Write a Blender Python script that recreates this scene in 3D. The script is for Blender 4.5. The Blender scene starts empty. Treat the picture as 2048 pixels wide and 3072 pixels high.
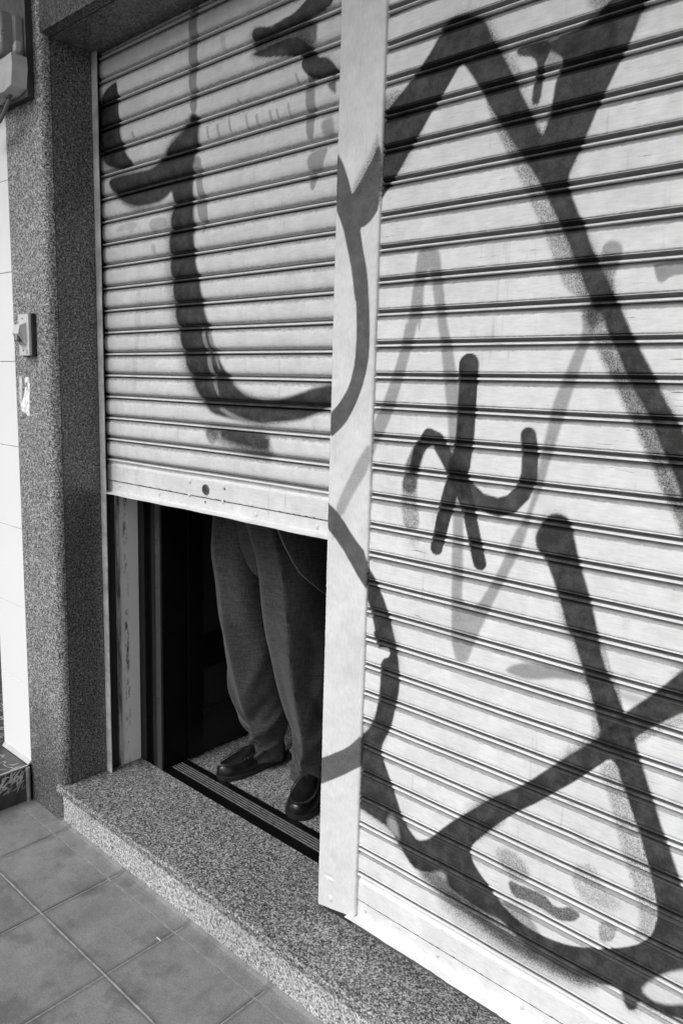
import bpy, bmesh, math, random, json
import numpy as np
from mathutils import Vector, Matrix
random.seed(7); rng = np.random.default_rng(7)
sc = bpy.context.scene
COL = sc.collection
R = math.radians
ZS = 0.149          # step top above the pavement

# ------------------------------------------------------------------ helpers
def link(o):
    COL.objects.link(o); return o
def tag(o, label=None, cat=None, group=None, kind=None):
    if label: o['label'] = label
    if cat: o['category'] = cat
    if group: o['group'] = group
    if kind: o['kind'] = kind
    return o
def thing(name, label, cat, loc=(0, 0, 0), group=None):
    o = bpy.data.objects.new(name, None); o.location = loc; o.empty_display_size = .05
    link(o); return tag(o, label, cat, group)
def wloc(o):
    v = Vector((0, 0, 0))
    while o: v += Vector(o.location); o = o.parent
    return v
class MB:
    """collects shapes given in world metres; build() links them as one mesh"""
    def __init__(s): s.v = []; s.f = []; s.sm = []; s.mi = []
    def add(s, v, f, smooth=False, mi=0):
        n = len(s.v); s.v += [tuple(map(float, p)) for p in v]
        s.f += [tuple(i + n for i in q) for q in f]; s.sm += [smooth] * len(f); s.mi += [mi] * len(f)
        return s
    def box(s, x0, x1, y0, y1, z0, z1, b=0.0, mi=0, seg=2, smooth=False):
        bm = bmesh.new(); bmesh.ops.create_cube(bm, size=1)
        for v in bm.verts:
            v.co = Vector((x0 + (v.co.x + .5) * (x1 - x0), y0 + (v.co.y + .5) * (y1 - y0), z0 + (v.co.z + .5) * (z1 - z0)))
        if b > 0: bmesh.ops.bevel(bm, geom=bm.edges[:], offset=b, segments=seg, profile=.5, affect='EDGES', clamp_overlap=True)
        s.addbm(bm, mi, smooth or b > 0); return s
    def addbm(s, bm, mi=0, smooth=False):
        bm.verts.index_update(); bmesh.ops.recalc_face_normals(bm, faces=bm.faces[:])
        s.add([v.co for v in bm.verts], [[v.index for v in f.verts] for f in bm.faces], smooth, mi); bm.free(); return s
    def tube(s, pts, r, n=10, closed=False, mi=0):
        pts = [Vector(p) for p in pts]; N = len(pts); rr = r if hasattr(r, '__len__') else [r] * N
        vs = []; up = Vector((.13, .21, .97)).normalized()
        for i, p in enumerate(pts):
            a = pts[(i - 1) % N] if (closed or i > 0) else p; b = pts[(i + 1) % N] if (closed or i < N - 1) else p
            t = (b - a).normalized(); u = t.cross(up)
            if u.length < .1: u = t.cross(Vector((1, 0, 0)))
            u.normalize(); w = t.cross(u)
            for k in range(n):
                an = 2 * math.pi * k / n; vs.append(p + (u * math.cos(an) + w * math.sin(an)) * rr[i])
        fs = []
        for i in range(N if closed else N - 1):
            for k in range(n):
                j = (i + 1) % N; fs.append((i * n + k, i * n + (k + 1) % n, j * n + (k + 1) % n, j * n + k))
        if not closed: fs += [tuple(range(n))[::-1], tuple((N - 1) * n + k for k in range(n))]
        return s.add(vs, fs, True, mi)
    def prism(s, poly, axis, a, b, mi=0, bevel=0.0, smooth=False):
        """poly = list of 2-d points, extruded along axis ('x','y','z') from a to b"""
        def P(p, h): return {'x': (h, p[0], p[1]), 'y': (p[0], h, p[1]), 'z': (p[0], p[1], h)}[axis]
        bm = bmesh.new(); v0 = [bm.verts.new(P(p, a)) for p in poly]; v1 = [bm.verts.new(P(p, b)) for p in poly]; n = len(poly)
        bm.faces.new(v0); bm.faces.new(v1[::-1])
        for i in range(n): bm.faces.new((v0[i], v0[(i + 1) % n], v1[(i + 1) % n], v1[i]))
        if bevel: bmesh.ops.bevel(bm, geom=bm.edges[:], offset=bevel, segments=2, profile=.5, affect='EDGES', clamp_overlap=True)
        return s.addbm(bm, mi, smooth or bevel > 0)
    def loft(s, rings, caps=True, smooth=True, mi=0):
        n = len(rings[0]); vs = [p for r_ in rings for p in r_]; fs = []
        for i in range(len(rings) - 1):
            for k in range(n): fs.append((i * n + k, i * n + (k + 1) % n, (i + 1) * n + (k + 1) % n, (i + 1) * n + k))
        if caps: fs += [tuple(range(n))[::-1], tuple((len(rings) - 1) * n + k for k in range(n))]
        return s.add(vs, fs, smooth, mi)
    def build(s, name, mats, parent=None, angle=40):
        me = bpy.data.meshes.new(name); off = wloc(parent) if parent else Vector((0, 0, 0))
        me.from_pydata([Vector(p) - off for p in s.v], [], s.f); me.update()
        for m in (mats if isinstance(mats, (list, tuple)) else [mats]): me.materials.append(m)
        me.polygons.foreach_set('use_smooth', s.sm); me.polygons.foreach_set('material_index', s.mi)
        o = bpy.data.objects.new(name, me); link(o)
        if parent: o.parent = parent
        if any(s.sm):
            try: me.set_sharp_from_angle(angle=R(angle))
            except Exception: pass
            wn = o.modifiers.new('wn', 'WEIGHTED_NORMAL'); wn.keep_sharp = True; wn.weight = 60
        return o

# ------------------------------------------------------------------ materials
def g3(v): return (v, v, v, 1)
class NT:
    def __init__(s, name):
        s.m = bpy.data.materials.new(name); s.m.use_nodes = True; s.t = s.m.node_tree; s.n = s.t.nodes
        s.b = s.n['Principled BSDF']; s.tc = s.n.new('ShaderNodeTexCoord'); s.o = s.tc.outputs['Object']
    def L(s, a, b): s.t.links.new(a, b)
    def put(s, sock, v):
        if isinstance(v, (int, float)): sock.default_value = v
        elif isinstance(v, tuple): sock.default_value = v
        else: s.L(v, sock)
    def mapv(s, scale=(1, 1, 1), rot=(0, 0, 0), loc=(0, 0, 0)):
        n = s.n.new('ShaderNodeMapping'); n.inputs['Scale'].default_value = scale; n.inputs['Rotation'].default_value = rot
        n.inputs['Location'].default_value = loc; s.L(s.o, n.inputs[0]); return n.outputs[0]
    def noise(s, scale, detail=3, rough=.5, vec=None, dist=0):
        n = s.n.new('ShaderNodeTexNoise'); n.inputs['Scale'].default_value = scale; n.inputs['Detail'].default_value = detail
        n.inputs['Roughness'].default_value = rough; n.inputs['Distortion'].default_value = dist
        s.L(vec if vec else s.o, n.inputs['Vector']); return n.outputs['Fac']
    def voro(s, scale, vec=None, feat='F1', out='Distance'):
        n = s.n.new('ShaderNodeTexVoronoi'); n.feature = feat; n.inputs['Scale'].default_value = scale
        s.L(vec if vec else s.o, n.inputs['Vector']); return n.outputs[out]
    def math(s, op, a, b=0.0, c=0.0, clamp=False):
        n = s.n.new('ShaderNodeMath'); n.operation = op; n.use_clamp = clamp
        s.put(n.inputs[0], a); s.put(n.inputs[1], b); s.put(n.inputs[2], c); return n.outputs[0]
    def mr(s, v, a, b, c=0.0, d=1.0, smooth=False):
        n = s.n.new('ShaderNodeMapRange'); n.clamp = True
        if smooth: n.interpolation_type = 'SMOOTHSTEP'
        s.put(n.inputs[0], v); s.put(n.inputs[1], a); s.put(n.inputs[2], b); s.put(n.inputs[3], c); s.put(n.inputs[4], d); return n.outputs[0]
    def mix(s, f, a, b):
        n = s.n.new('ShaderNodeMix'); n.data_type = 'FLOAT'; s.put(n.inputs[0], f); s.put(n.inputs[2], a); s.put(n.inputs[3], b); return n.outputs[0]
    def ramp(s, v, pts):
        n = s.n.new('ShaderNodeValToRGB'); cr = n.color_ramp; s.L(v, n.inputs[0])
        cr.elements[0].position, cr.elements[0].color = pts[0][0], g3(pts[0][1]); cr.elements[1].position, cr.elements[1].color = pts[-1][0], g3(pts[-1][1])
        for p, c in pts[1:-1]: cr.elements.new(p).color = g3(c)
        return n.outputs[0]
    def attr(s, name):
        n = s.n.new('ShaderNodeAttribute'); n.attribute_name = name; return n.outputs['Fac']
    def xyz(s):
        n = s.n.new('ShaderNodeSeparateXYZ'); s.L(s.o, n.inputs[0]); return n.outputs
    def color(s, v):
        if isinstance(v, (int, float)): s.b.inputs['Base Color'].default_value = g3(v)
        else: s.L(v, s.b.inputs['Base Color'])
    def rough(s, v): s.put(s.b.inputs['Roughness'], v)
    def metal(s, v): s.put(s.b.inputs['Metallic'], v)
    def spec(s, v): s.b.inputs['Specular IOR Level'].default_value = v
    def bump(s, h, strength=.3, dist=.001):
        n = s.n.new('ShaderNodeBump'); n.inputs['Strength'].default_value = strength; n.inputs['Distance'].default_value = dist
        s.put(n.inputs['Height'], h); s.L(n.outputs[0], s.b.inputs['Normal'])
def mat_plain(name, c, rough=.5, metal=0, var=.15, scale=30, bump=.15, spec=.5):
    t = NT(name); n = t.noise(scale, 5, .6); t.color(t.mr(n, .3, .7, c * (1 - var), c * (1 + var)))
    t.rough(t.mr(t.noise(scale * .4, 3), .3, .7, max(.05, rough - .1), min(1, rough + .1))); t.metal(metal); t.spec(spec)
    if bump: t.bump(t.noise(scale * 6, 4, .7), bump, .0008)
    return t.m
def mat_granite(name, dark, mid, light, scale=150, t0=.43, t1=.53, rough=.35, dirtlow=0):
    t = NT(name)
    n1 = t.noise(scale, 3.5, .62, dist=.4); n2 = t.noise(scale * 2.3, 2, .5); n3 = t.noise(scale * .45, 2)
    v = t.math('ADD', t.math('MULTIPLY', n1, .7), t.math('ADD', t.math('MULTIPLY', n2, .2), t.math('MULTIPLY', n3, .1)))
    c = t.ramp(v, [(0, dark), (t0 - .03, dark), (t0 + .015, mid), (t1, mid * 1.15), (t1 + .05, light), (1, light)])
    big = t.mr(t.noise(4, 4, .6), .3, .7, .84, 1.12)
    c = t.math('MULTIPLY', c, big)
    if dirtlow:
        z = t.xyz()[2]; w = t.math('ADD', z, t.math('MULTIPLY', t.noise(7, 4), .35)); c = t.math('MULTIPLY', c, t.mr(w, .22, .8, dirtlow, 1, True))
    t.color(c); t.rough(t.mr(n1, .4, .6, rough + .15, rough)); t.bump(n2, .12, .0005); return t.m
def mat_paint(name, base, dark, scratch=1.0, fleck=1.0, vert=False):
    """old white enamel on steel carrying sprayed lettering: 'ink' holds how much spray paint lies on the metal"""
    t = NT(name); ink = t.attr('ink'); gr = t.attr('grain')
    f1 = t.noise(900, 2, .8); f2 = t.noise(260, 3, .7)
    nz = t.math('SUBTRACT', t.math('ADD', t.math('MULTIPLY', f1, .6), t.math('MULTIPLY', f2, .4)), .5)
    edge = t.math('MULTIPLY', t.math('MULTIPLY', ink, t.math('SUBTRACT', 1.0, ink)), t.math('MULTIPLY', gr, 16.0))
    ink2 = t.math('ADD', ink, t.math('MULTIPLY', nz, edge), clamp=True)
    # uneven covering of the spray
    cov = t.mr(t.noise(30, 5, .65), .42, .72, 1.0, .93); ink3 = t.math('MULTIPLY', ink2, cov)
    st = t.mapv(scale=(.12, 1, 1) if not vert else (1, 1, .2))
    streak = t.noise(260, 4, .65, vec=st); blot = t.noise(9, 5, .62); blot2 = t.noise(34, 4, .6)
    b = t.mr(blot, .3, .72, base * .86, base * 1.05); b = t.math('MULTIPLY', b, t.mr(blot2, .35, .75, 1.03, .92)); b = t.math('MULTIPLY', b, t.mr(streak, .32, .62, .90, 1.03))
    # rust and knocks where the enamel has chipped
    sc_ = t.noise(150, 5, .75, vec=t.mapv(scale=(.06, 1, 1.6))); gate = t.mr(t.noise(5.5, 3), .47, .56)
    chip = t.math('MULTIPLY', t.mr(sc_, .63, .66), t.math('MULTIPLY', gate, scratch))
    sp = t.mr(t.voro(60), .035, .05, 1, 0); sp = t.math('MULTIPLY', sp, t.mr(t.noise(22, 2), .55, .6, 0, fleck))
    chip = t.math('MAXIMUM', chip, sp)
    drip = t.noise(60, 3, .6, vec=t.mapv(scale=(1, 1, .08))); drip = t.math('MULTIPLY', t.mr(drip, .60, .72), t.mr(t.noise(6, 3), .5, .65)); b = t.math('MULTIPLY', b, t.math('SUBTRACT', 1, t.math('MULTIPLY', drip, .28)))
    dk = t.mr(blot2, .3, .7, dark * .85, dark * 1.25)
    # shade painted dark into the slat necks and, with ragged dust, grey onto their shoulders
    du = t.math('ADD', t.attr('dust_shade'), t.math('MULTIPLY', t.math('SUBTRACT', t.noise(130, 5, .75, vec=t.mapv(scale=(.6, 1, 1))), .5), 1.05)); du = t.math('MULTIPLY', t.mr(du, .34, .78, 0, .86), t.mr(t.attr('dust_shade'), .0, .15))
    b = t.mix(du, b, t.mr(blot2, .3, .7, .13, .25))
    c = t.mix(ink3, b, dk); neck_shade = t.math('MULTIPLY', t.attr('neck_shade'), .92); c = t.mix(neck_shade, c, t.math('MULTIPLY', t.mr(streak, .3, .7, .06, .18), t.math('SUBTRACT', 1.0, t.math('MULTIPLY', ink3, .88)))); c = t.mix(t.math('MULTIPLY', chip, .8), c, .07)
    t.color(c); t.rough(t.mix(ink2, t.mr(blot2, .3, .7, .36, .5), .42)); t.put(t.b.inputs['Specular IOR Level'], t.mix(ink2, .5, .14))
    h = t.math('ADD', t.math('MULTIPLY', streak, .8), t.math('ADD', t.math('MULTIPLY', t.noise(70, 5, .7), .9), t.math('MULTIPLY', chip, -.6)))
    t.bump(h, .32, .0011); return t.m
# ------------------------------------------------------------------ sprayed lettering (outlines on the facade, millimetres)
PAINT = json.loads('''[["L",0.6,40,0.3,1,[[-1284,2555],[-1244,2598],[-1181,2615],[-1163,2443],[-1118,2342],[-1253,2363],[-1288,2466]]],["L",0.97,8,0.2,1,[[-1171,2618],[-1142,2619],[-1139,2563],[-1136,2519],[-1131,2463],[-1118,2420],[-1091,2384],[-1056,2355],[-1094,2338],[-1178,2356],[-1233,2382],[-1250,2443],[-1261,2493],[-1261,2544],[-1242,2588],[-1206,2608]]],["L",0.97,13,0.4,1,[[-1205,2313],[-1192,2327],[-1083,2326],[-936,2318],[-882,2357],[-840,2383],[-781,2406],[-759,2436],[-735,2445],[-709,2422],[-712,2374],[-716,2341],[-734,2310],[-738,2254],[-738,2196],[-736,2138],[-734,2080],[-730,2032],[-717,1990],[-704,1936],[-688,1876],[-658,1809],[-625,1738],[-579,1679],[-533,1639],[-486,1616],[-433,1608],[-374,1609],[-321,1615],[-262,1630],[-210,1647],[-130,1657],[-128,1605],[-192,1576],[-245,1559],[-307,1548],[-389,1539],[-432,1533],[-494,1537],[-567,1544],[-643,1555],[-688,1585],[-723,1627],[-751,1664],[-774,1701],[-796,1757],[-809,1795],[-825,1845],[-837,1895],[-845,1945],[-855,1995],[-859,2044],[-862,2093],[-853,2140],[-844,2181],[-840,2210],[-847,2236],[-878,2220],[-932,2209],[-1039,2211],[-1115,2235],[-1157,2261],[-1193,2289]]],["L",0.45,60,0.7,1,[[-863,2213],[-880,2094],[-887,1972],[-857,1846],[-826,1751],[-774,1657],[-703,1572],[-643,1574],[-703,1689],[-763,1812],[-803,1966],[-811,2147]]],["L",-0.3,6,0.2,1,[[-702,1817],[-683,1756],[-663,1690],[-624,1612],[-610,1612],[-639,1684],[-663,1756],[-688,1816]]],["L",-0.3,6,0.2,1,[[-673,1810],[-649,1750],[-615,1690],[-605,1690],[-634,1750],[-658,1809]]],["L",-0.3,8,0.4,1,[[-600,1579],[-548,1560],[-476,1543],[-423,1538],[-423,1533],[-494,1537],[-567,1550],[-614,1572]]],["L",0.88,14,0.9,1,[[-605,1509],[-493,1507],[-384,1503],[-388,1461],[-448,1462],[-529,1470],[-604,1485]]],["L",0.7,34,1,1,[[-683,1517],[-567,1517],[-389,1510],[-371,1437],[-457,1435],[-566,1457],[-673,1486]]],["L",0.5,8,0.2,1,[[-683,1504],[-631,1504],[-616,1487],[-633,1467],[-651,1457],[-673,1477]]],["L",0.62,4,0.05,1,[[-754,2786],[-716,2775],[-717,2647],[-719,2575],[-722,2503],[-717,2439],[-752,2446],[-756,2510],[-759,2585],[-757,2658]]],["L",0.55,4,0.05,1,[[-736,2319],[-701,2313],[-699,2275],[-688,2214],[-670,2168],[-670,2127],[-688,2121],[-709,2129],[-723,2175],[-716,2218],[-733,2280]]],["L",0.45,3,0,1,[[-698,2125],[-679,2123],[-683,2101],[-689,2091],[-695,2102]]],["L",0.96,3,0.1,1,[[-479,2584],[-472,2599],[-456,2603],[-404,2588],[-364,2593],[-318,2596],[-290,2607],[-263,2620],[-230,2632],[-168,2623],[-176,2586],[-215,2575],[-262,2573],[-317,2567],[-382,2562],[-427,2562],[-474,2567]]],["L",0.96,3,0.2,1,[[-479,2538],[-441,2542],[-381,2543],[-323,2543],[-294,2536],[-267,2517],[-239,2492],[-225,2471],[-195,2465],[-171,2447],[-159,2429],[-158,2411],[-196,2419],[-243,2425],[-270,2444],[-285,2465],[-280,2489],[-315,2498],[-358,2506],[-426,2517]]],["L",0.8,10,0.5,1,[[-481,2575],[-382,2570],[-282,2576],[-227,2557],[-232,2496],[-323,2518],[-457,2532]]],["L",0.75,8,0.4,1,[[-194,2402],[-162,2412],[-158,2367],[-182,2386]]],["L",0.58,6,0.1,1,[[-266,2445],[-234,2438],[-233,2351],[-233,2277],[-261,2282],[-265,2358]]],["L",0.52,7,0.1,1,[[-258,2237],[-231,2249],[-180,2249],[-193,2224],[-203,2200],[-229,2197],[-254,2206]]],["L",0.55,3,0.1,1,[[-249,2200],[-217,2195],[-220,2172],[-228,2155],[-235,2151],[-243,2159]]],["L",0.5,12,0.2,1,[[-209,2314],[-173,2321],[-162,2301],[-165,2276],[-201,2280]]],["L",0.25,5,0.2,1,[[-616,2621],[-591,2620],[-586,2574],[-603,2574]]],["L",0.45,8,0.2,1,[[-309,2547],[-254,2542],[-249,2504],[-295,2534]]],["L",0.4,2.5,0,0,[[-677,2394],[-668,2392],[-660,2354],[-671,2356]]],["L",0.4,2.5,0,0,[[-629,2390],[-619,2388],[-613,2353],[-623,2355]]],["L",0.4,2.5,0,0,[[-577,2395],[-568,2394],[-560,2356],[-570,2358]]],["L",0.4,2.5,0,0,[[-503,2391],[-494,2389],[-486,2348],[-496,2349]]],["L",0.4,2.5,0,0,[[-459,2382],[-450,2380],[-445,2350],[-455,2352]]],["L",0.4,2.5,0,0,[[-405,2381],[-396,2379],[-391,2349],[-400,2351]]],["L",0.4,2.5,0,0,[[-378,2380],[-370,2379],[-364,2354],[-373,2355]]],["L",0.4,2.5,0,0,[[-334,2386],[-326,2384],[-321,2352],[-329,2354]]],["L",0.4,2.5,0,0,[[-307,2452],[-300,2450],[-294,2424],[-302,2426]]],["L",0.4,2.5,0,0,[[-1065,2450],[-1053,2448],[-1049,2428],[-1062,2431]]],["L",0.4,2.5,0,0,[[-540,2438],[-531,2437],[-524,2423],[-534,2425]]],["L",0.3,3,0.1,1,[[-978,2166],[-884,2166],[-864,2135],[-936,2132],[-948,2103]]],["L",0.22,3,0.1,1,[[-1073,2131],[-1027,2166],[-1135,2169],[-1171,2145],[-1101,2149]]],["L",0.25,3,0.1,1,[[-964,2087],[-937,2088],[-932,2066],[-943,2051],[-953,2062]]],["L",0.14,12,0.1,1,[[-1050,1948],[-1016,1946],[-1024,1834],[-1043,1759],[-1059,1598],[-1088,1597],[-1072,1759],[-1058,1854]]],["P",0.92,3,0.2,1,[[-127,2223],[-106,2196],[-85,2154],[-73,2117],[-65,2116],[-39,2147],[-12,2183],[10,2219],[18,2188],[17,2073],[-5,2048],[-27,2035],[-42,2033],[-34,1997],[-15,1933],[-5,1869],[1,1781],[1,1732],[-7,1689],[-20,1645],[-41,1600],[-73,1553],[-126,1512],[-129,1576],[-91,1609],[-62,1652],[-45,1711],[-41,1781],[-46,1857],[-52,1866],[-64,1931],[-81,1986],[-101,2046],[-126,2091]]],["P",0.55,22,1,1,[[9,2244],[13,2159],[-37,2111],[-62,2099],[-73,2119],[-53,2154],[-20,2194]]],["P",0.5,10,0.3,1,[[14,1516],[17,1455],[-32,1384],[-75,1306],[-97,1327],[-81,1367],[-49,1423],[-17,1477]]],["P",0.2,10,0.8,1,[[-102,1293],[-83,1296],[-89,1259],[-109,1244]]],["P",0.92,3,0.1,1,[[-134,1351],[-95,1328],[-70,1308],[-32,1267],[17,1227],[21,1133],[-3,1156],[-35,1192],[-73,1235],[-132,1283]]],["P",0.9,4,0.4,1,[[-137,610],[-92,638],[-49,668],[-17,696],[23,740],[27,650],[-4,627],[-46,595],[-84,566],[-134,532]]],["R",0.97,5.5,0.4,1,[[-18,2266],[12,2280],[72,2325],[132,2376],[159,2407],[176,2433],[199,2442],[232,2439],[261,2427],[282,2410],[300,2375],[321,2344],[349,2299],[378,2248],[404,2203],[428,2159],[438,2179],[446,2215],[451,2259],[465,2293],[440,2313],[433,2333],[463,2341],[504,2347],[525,2356],[550,2372],[565,2387],[627,2376],[621,2356],[611,2332],[595,2292],[577,2258],[551,2205],[529,2154],[510,2112],[491,2070],[498,2044],[519,2001],[531,1985],[547,1946],[569,1906],[594,1862],[621,1815],[644,1773],[642,1774],[669,1731],[692,1694],[716,1652],[731,1628],[758,1590],[793,1518],[811,1379],[782,1425],[770,1457],[751,1502],[725,1546],[706,1587],[685,1624],[665,1650],[641,1690],[620,1733],[599,1767],[584,1806],[568,1809],[551,1844],[528,1893],[500,1946],[478,1987],[455,2026],[433,2064],[400,2109],[372,2145],[330,2201],[301,2242],[265,2296],[232,2339],[224,2344],[210,2326],[185,2296],[158,2265],[128,2224],[94,2187],[68,2150],[34,2111],[-8,2063]]],["R",0.6,30,1,1,[[-20,2326],[33,2324],[79,2324],[83,2247],[-16,2226]]],["R",0.45,8,1,1,[[288,2265],[318,2228],[336,2194],[376,2144],[404,2104],[438,2061],[471,2005],[500,1946],[538,1883],[556,1839],[528,1841],[505,1855],[474,1914],[456,1955],[424,2011],[400,2057],[363,2115],[332,2173],[302,2227]]],["R",0.6,14,0.6,1,[[529,1825],[599,1813],[612,1767],[634,1711],[665,1661],[703,1612],[724,1563],[750,1514],[768,1478],[803,1420],[811,1336],[777,1390],[758,1430],[733,1470],[708,1519],[687,1560],[662,1601],[636,1647],[604,1698],[578,1737],[561,1776]]],["R",0.35,14,1,1,[[578,1737],[611,1728],[642,1669],[688,1594],[739,1500],[787,1417],[792,1367],[754,1430],[713,1502],[677,1572],[636,1639]]],["R",0.95,4,0.3,1,[[357,2333],[364,2341],[386,2340],[423,2341],[438,2327],[428,2305],[422,2295],[423,2274],[421,2241],[416,2220],[400,2224],[402,2253],[407,2282],[407,2298],[398,2313],[378,2321],[363,2325]]],["R",0.5,16,0.5,1,[[426,2339],[472,2343],[475,2306],[458,2286],[421,2278],[423,2311]]],["R",0.45,20,0.7,1,[[285,2392],[324,2356],[364,2304],[388,2248],[367,2261],[326,2330]]],["R",0.54,9,0.2,1,[[540,1812],[579,1808],[567,1763],[552,1716],[540,1667],[528,1622],[511,1566],[497,1509],[486,1456],[469,1406],[453,1341],[435,1288],[405,1222],[376,1158],[350,1094],[330,1032],[324,1019],[294,1015],[285,1042],[277,1067],[274,1130],[269,1238],[266,1344],[256,1421],[244,1498],[238,1570],[223,1661],[210,1741],[196,1797],[187,1847],[190,1815],[172,1895],[163,1925],[153,1891],[151,1826],[144,1778],[139,1808],[124,1742],[95,1648],[58,1549],[25,1503],[-13,1363],[-18,1477],[8,1546],[54,1636],[90,1737],[107,1810],[110,1797],[118,1853],[125,1918],[131,1970],[161,1972],[191,1962],[201,1908],[215,1834],[225,1784],[239,1751],[259,1662],[272,1572],[282,1501],[291,1399],[296,1296],[300,1217],[302,1158],[340,1151],[392,1252],[415,1320],[435,1358],[454,1395],[466,1445],[475,1517],[485,1569],[493,1620],[505,1659],[521,1702],[533,1733],[548,1768]]],["R",0.55,7,0.1,1,[[572,1914],[575,1935],[590,1942],[609,1936],[615,1921],[609,1899],[601,1866],[613,1807],[566,1775],[549,1810],[576,1872]]],["R",0.6,3,0,1,[[673,1893],[728,1895],[778,1896],[779,1881],[730,1868],[708,1866],[695,1856],[686,1860],[679,1879]]],["R",0.95,9,0.4,1,[[375,2337],[423,2337],[474,2334],[518,2336],[559,2345],[578,2286],[541,2281],[482,2295],[456,2306],[427,2317],[409,2313]]],["R",0.45,16,0.6,1,[[503,2398],[556,2382],[572,2353],[510,2373]]],["R",0.97,2.5,0.1,2,[[286,1705,26.7],[286,1637,24.2],[285,1552,24.2],[278,1480,26.0],[256,1421,20.5],[236,1345,18.6],[223,1277,17.4]]],["R",0.97,2.5,0.1,2,[[268,1480,24.8],[290,1420,21.7],[309,1371,18.0],[327,1311,18.0],[343,1262,17.4]]],["R",0.95,3.5,0.2,2,[[145,1458,12.4],[159,1507,15.5],[186,1541,18.6],[209,1534,18.6],[233,1502,18.6],[263,1464,20.5],[298,1426,21.7],[335,1402,20.5],[382,1395,20.5],[414,1407,20.5],[439,1434,20.5],[452,1472,20.5],[450,1515,19.8],[443,1557,18.6]]],["R",0.75,8,0.6,2,[[159,1507,18.6],[141,1463,20.5],[135,1419,21.7]]],["R",0.5,10,1,2,[[135,1419,23.6],[136,1370,23.6],[145,1332,24.8]]],["R",0.25,20,1,1,[[134,1292],[174,1298],[169,1270],[149,1266]]],["R",0.97,6,0.4,1,[[475,1344],[488,1380],[512,1400],[540,1400],[555,1380],[564,1358],[576,1317],[595,1269],[614,1221],[632,1165],[647,1111],[675,1062],[699,1016],[724,967],[739,929],[753,896],[775,847],[800,790],[824,739],[845,691],[881,637],[912,409],[872,416],[817,403],[782,403],[782,381],[766,371],[756,381],[747,407],[704,397],[644,383],[601,381],[546,383],[523,387],[463,418],[427,416],[364,419],[324,429],[284,434],[256,445],[208,428],[179,446],[156,467],[124,504],[71,513],[-9,525],[-16,705],[7,726],[37,755],[57,799],[68,870],[69,944],[60,989],[40,1021],[47,1032],[25,1093],[-12,1151],[-15,1240],[9,1202],[44,1162],[80,1105],[104,1046],[117,1004],[129,954],[131,895],[122,839],[112,786],[80,719],[87,691],[110,650],[140,593],[160,551],[185,527],[211,510],[241,528],[276,570],[313,611],[361,661],[406,707],[462,752],[504,790],[544,832],[592,886],[624,918],[656,951],[640,993],[621,1046],[600,1094],[581,1138],[565,1156],[546,1206],[527,1251],[508,1291],[480,1320]]],["R",-0.93,3.5,0.2,1,[[678,907],[652,878],[598,817],[534,754],[482,705],[434,655],[401,614],[370,573],[363,550],[383,518],[421,490],[449,463],[502,439],[548,435],[597,439],[648,454],[697,476],[738,503],[777,535],[799,570],[804,615],[792,664],[774,715],[756,761],[728,823],[705,868],[694,898]]],["R",-0.85,10,0.3,1,[[786,431],[802,462],[834,501],[874,535],[881,459],[841,431],[810,423]]],["R",0.97,6,0.4,1,[[647,941],[677,980],[709,1025],[746,1065],[773,1096],[802,1135],[849,1192],[859,1090],[810,1050],[780,1022],[744,988],[726,968],[706,917],[672,925]]],["R",0.4,12,1,1,[[721,952],[728,973],[776,1018],[823,1056],[825,1034],[778,1004],[746,970]]],["R",0.4,14,1,1,[[656,884],[697,909],[727,837],[761,763],[790,688],[805,621],[797,561],[759,535],[773,584],[753,645],[730,694],[706,759],[681,829]]],["R",0.35,14,0.9,1,[[604,1095],[628,1053],[652,996],[670,949],[642,939],[634,981],[614,1039]]],["R",0.4,5,0.9,1,[[636,1151],[651,1136],[667,1093],[688,1056],[696,1020],[679,1053],[652,1103]]],["R",0.45,14,1,1,[[352,604],[398,653],[455,688],[446,656],[401,608],[367,569]]],["R",0.8,4,0.8,1,[[465,529],[507,530],[557,535],[582,520],[601,523],[620,538],[649,533],[633,506],[598,492],[571,497],[532,500],[481,491]]],["R",0.45,18,1,1,[[427,591],[472,606],[514,586],[522,551],[478,529],[447,554]]],["R",0.33,16,1,1,[[623,638],[661,661],[689,618],[734,599],[708,575],[649,566],[621,594]]],["R",0.5,6,1,1,[[686,537],[724,547],[723,515],[705,494],[690,499]]],["R",-0.5,16,0.5,1,[[-6,460],[73,475],[112,447],[143,429],[83,408],[-3,394]]],["R",-0.4,16,0.5,1,[[118,552],[145,532],[155,486],[132,495],[109,516]]],["R",-0.5,16,0.4,1,[[250,436],[295,470],[311,423],[273,397]]],["R",0.55,14,0.6,1,[[450,469],[510,480],[543,455],[565,425],[521,417],[479,432]]],["R",0.8,30,0.9,1,[[178,452],[256,451],[363,431],[523,393],[653,394],[703,402],[681,372],[576,360],[467,361],[340,389],[245,408]]],["R",0.6,60,0.9,1,[[272,415],[337,436],[426,422],[523,387],[601,386],[679,388],[656,363],[549,344],[431,347],[316,357]]],["R",0.6,9,0.15,1,[[422,1025],[441,1044],[473,1059],[510,1066],[567,1067],[602,1070],[617,1064],[618,1047],[598,1053],[548,1043],[497,1026],[476,1021]]],["R",0.35,22,0.2,1,[[670,1060],[738,1057],[740,1039],[690,1038]]],["R",-0.95,2,0.1,1,[[19,973],[82,994],[97,987],[94,971],[76,962],[69,945],[61,959],[35,959]]],["R",0.3,20,0.4,1,[[509,2387],[544,2385],[550,2364],[529,2365]]]]''')
def smooth_poly(P, k):
    P = np.array(P, float)
    for _ in range(k):
        Q = np.roll(P, -1, 0); d = np.hypot(*(Q - P)[:, :2].T)
        P = np.stack([P * .78 + Q * .22, P * .22 + Q * .78], 1).reshape(-1, P.shape[1])
    return P
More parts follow.
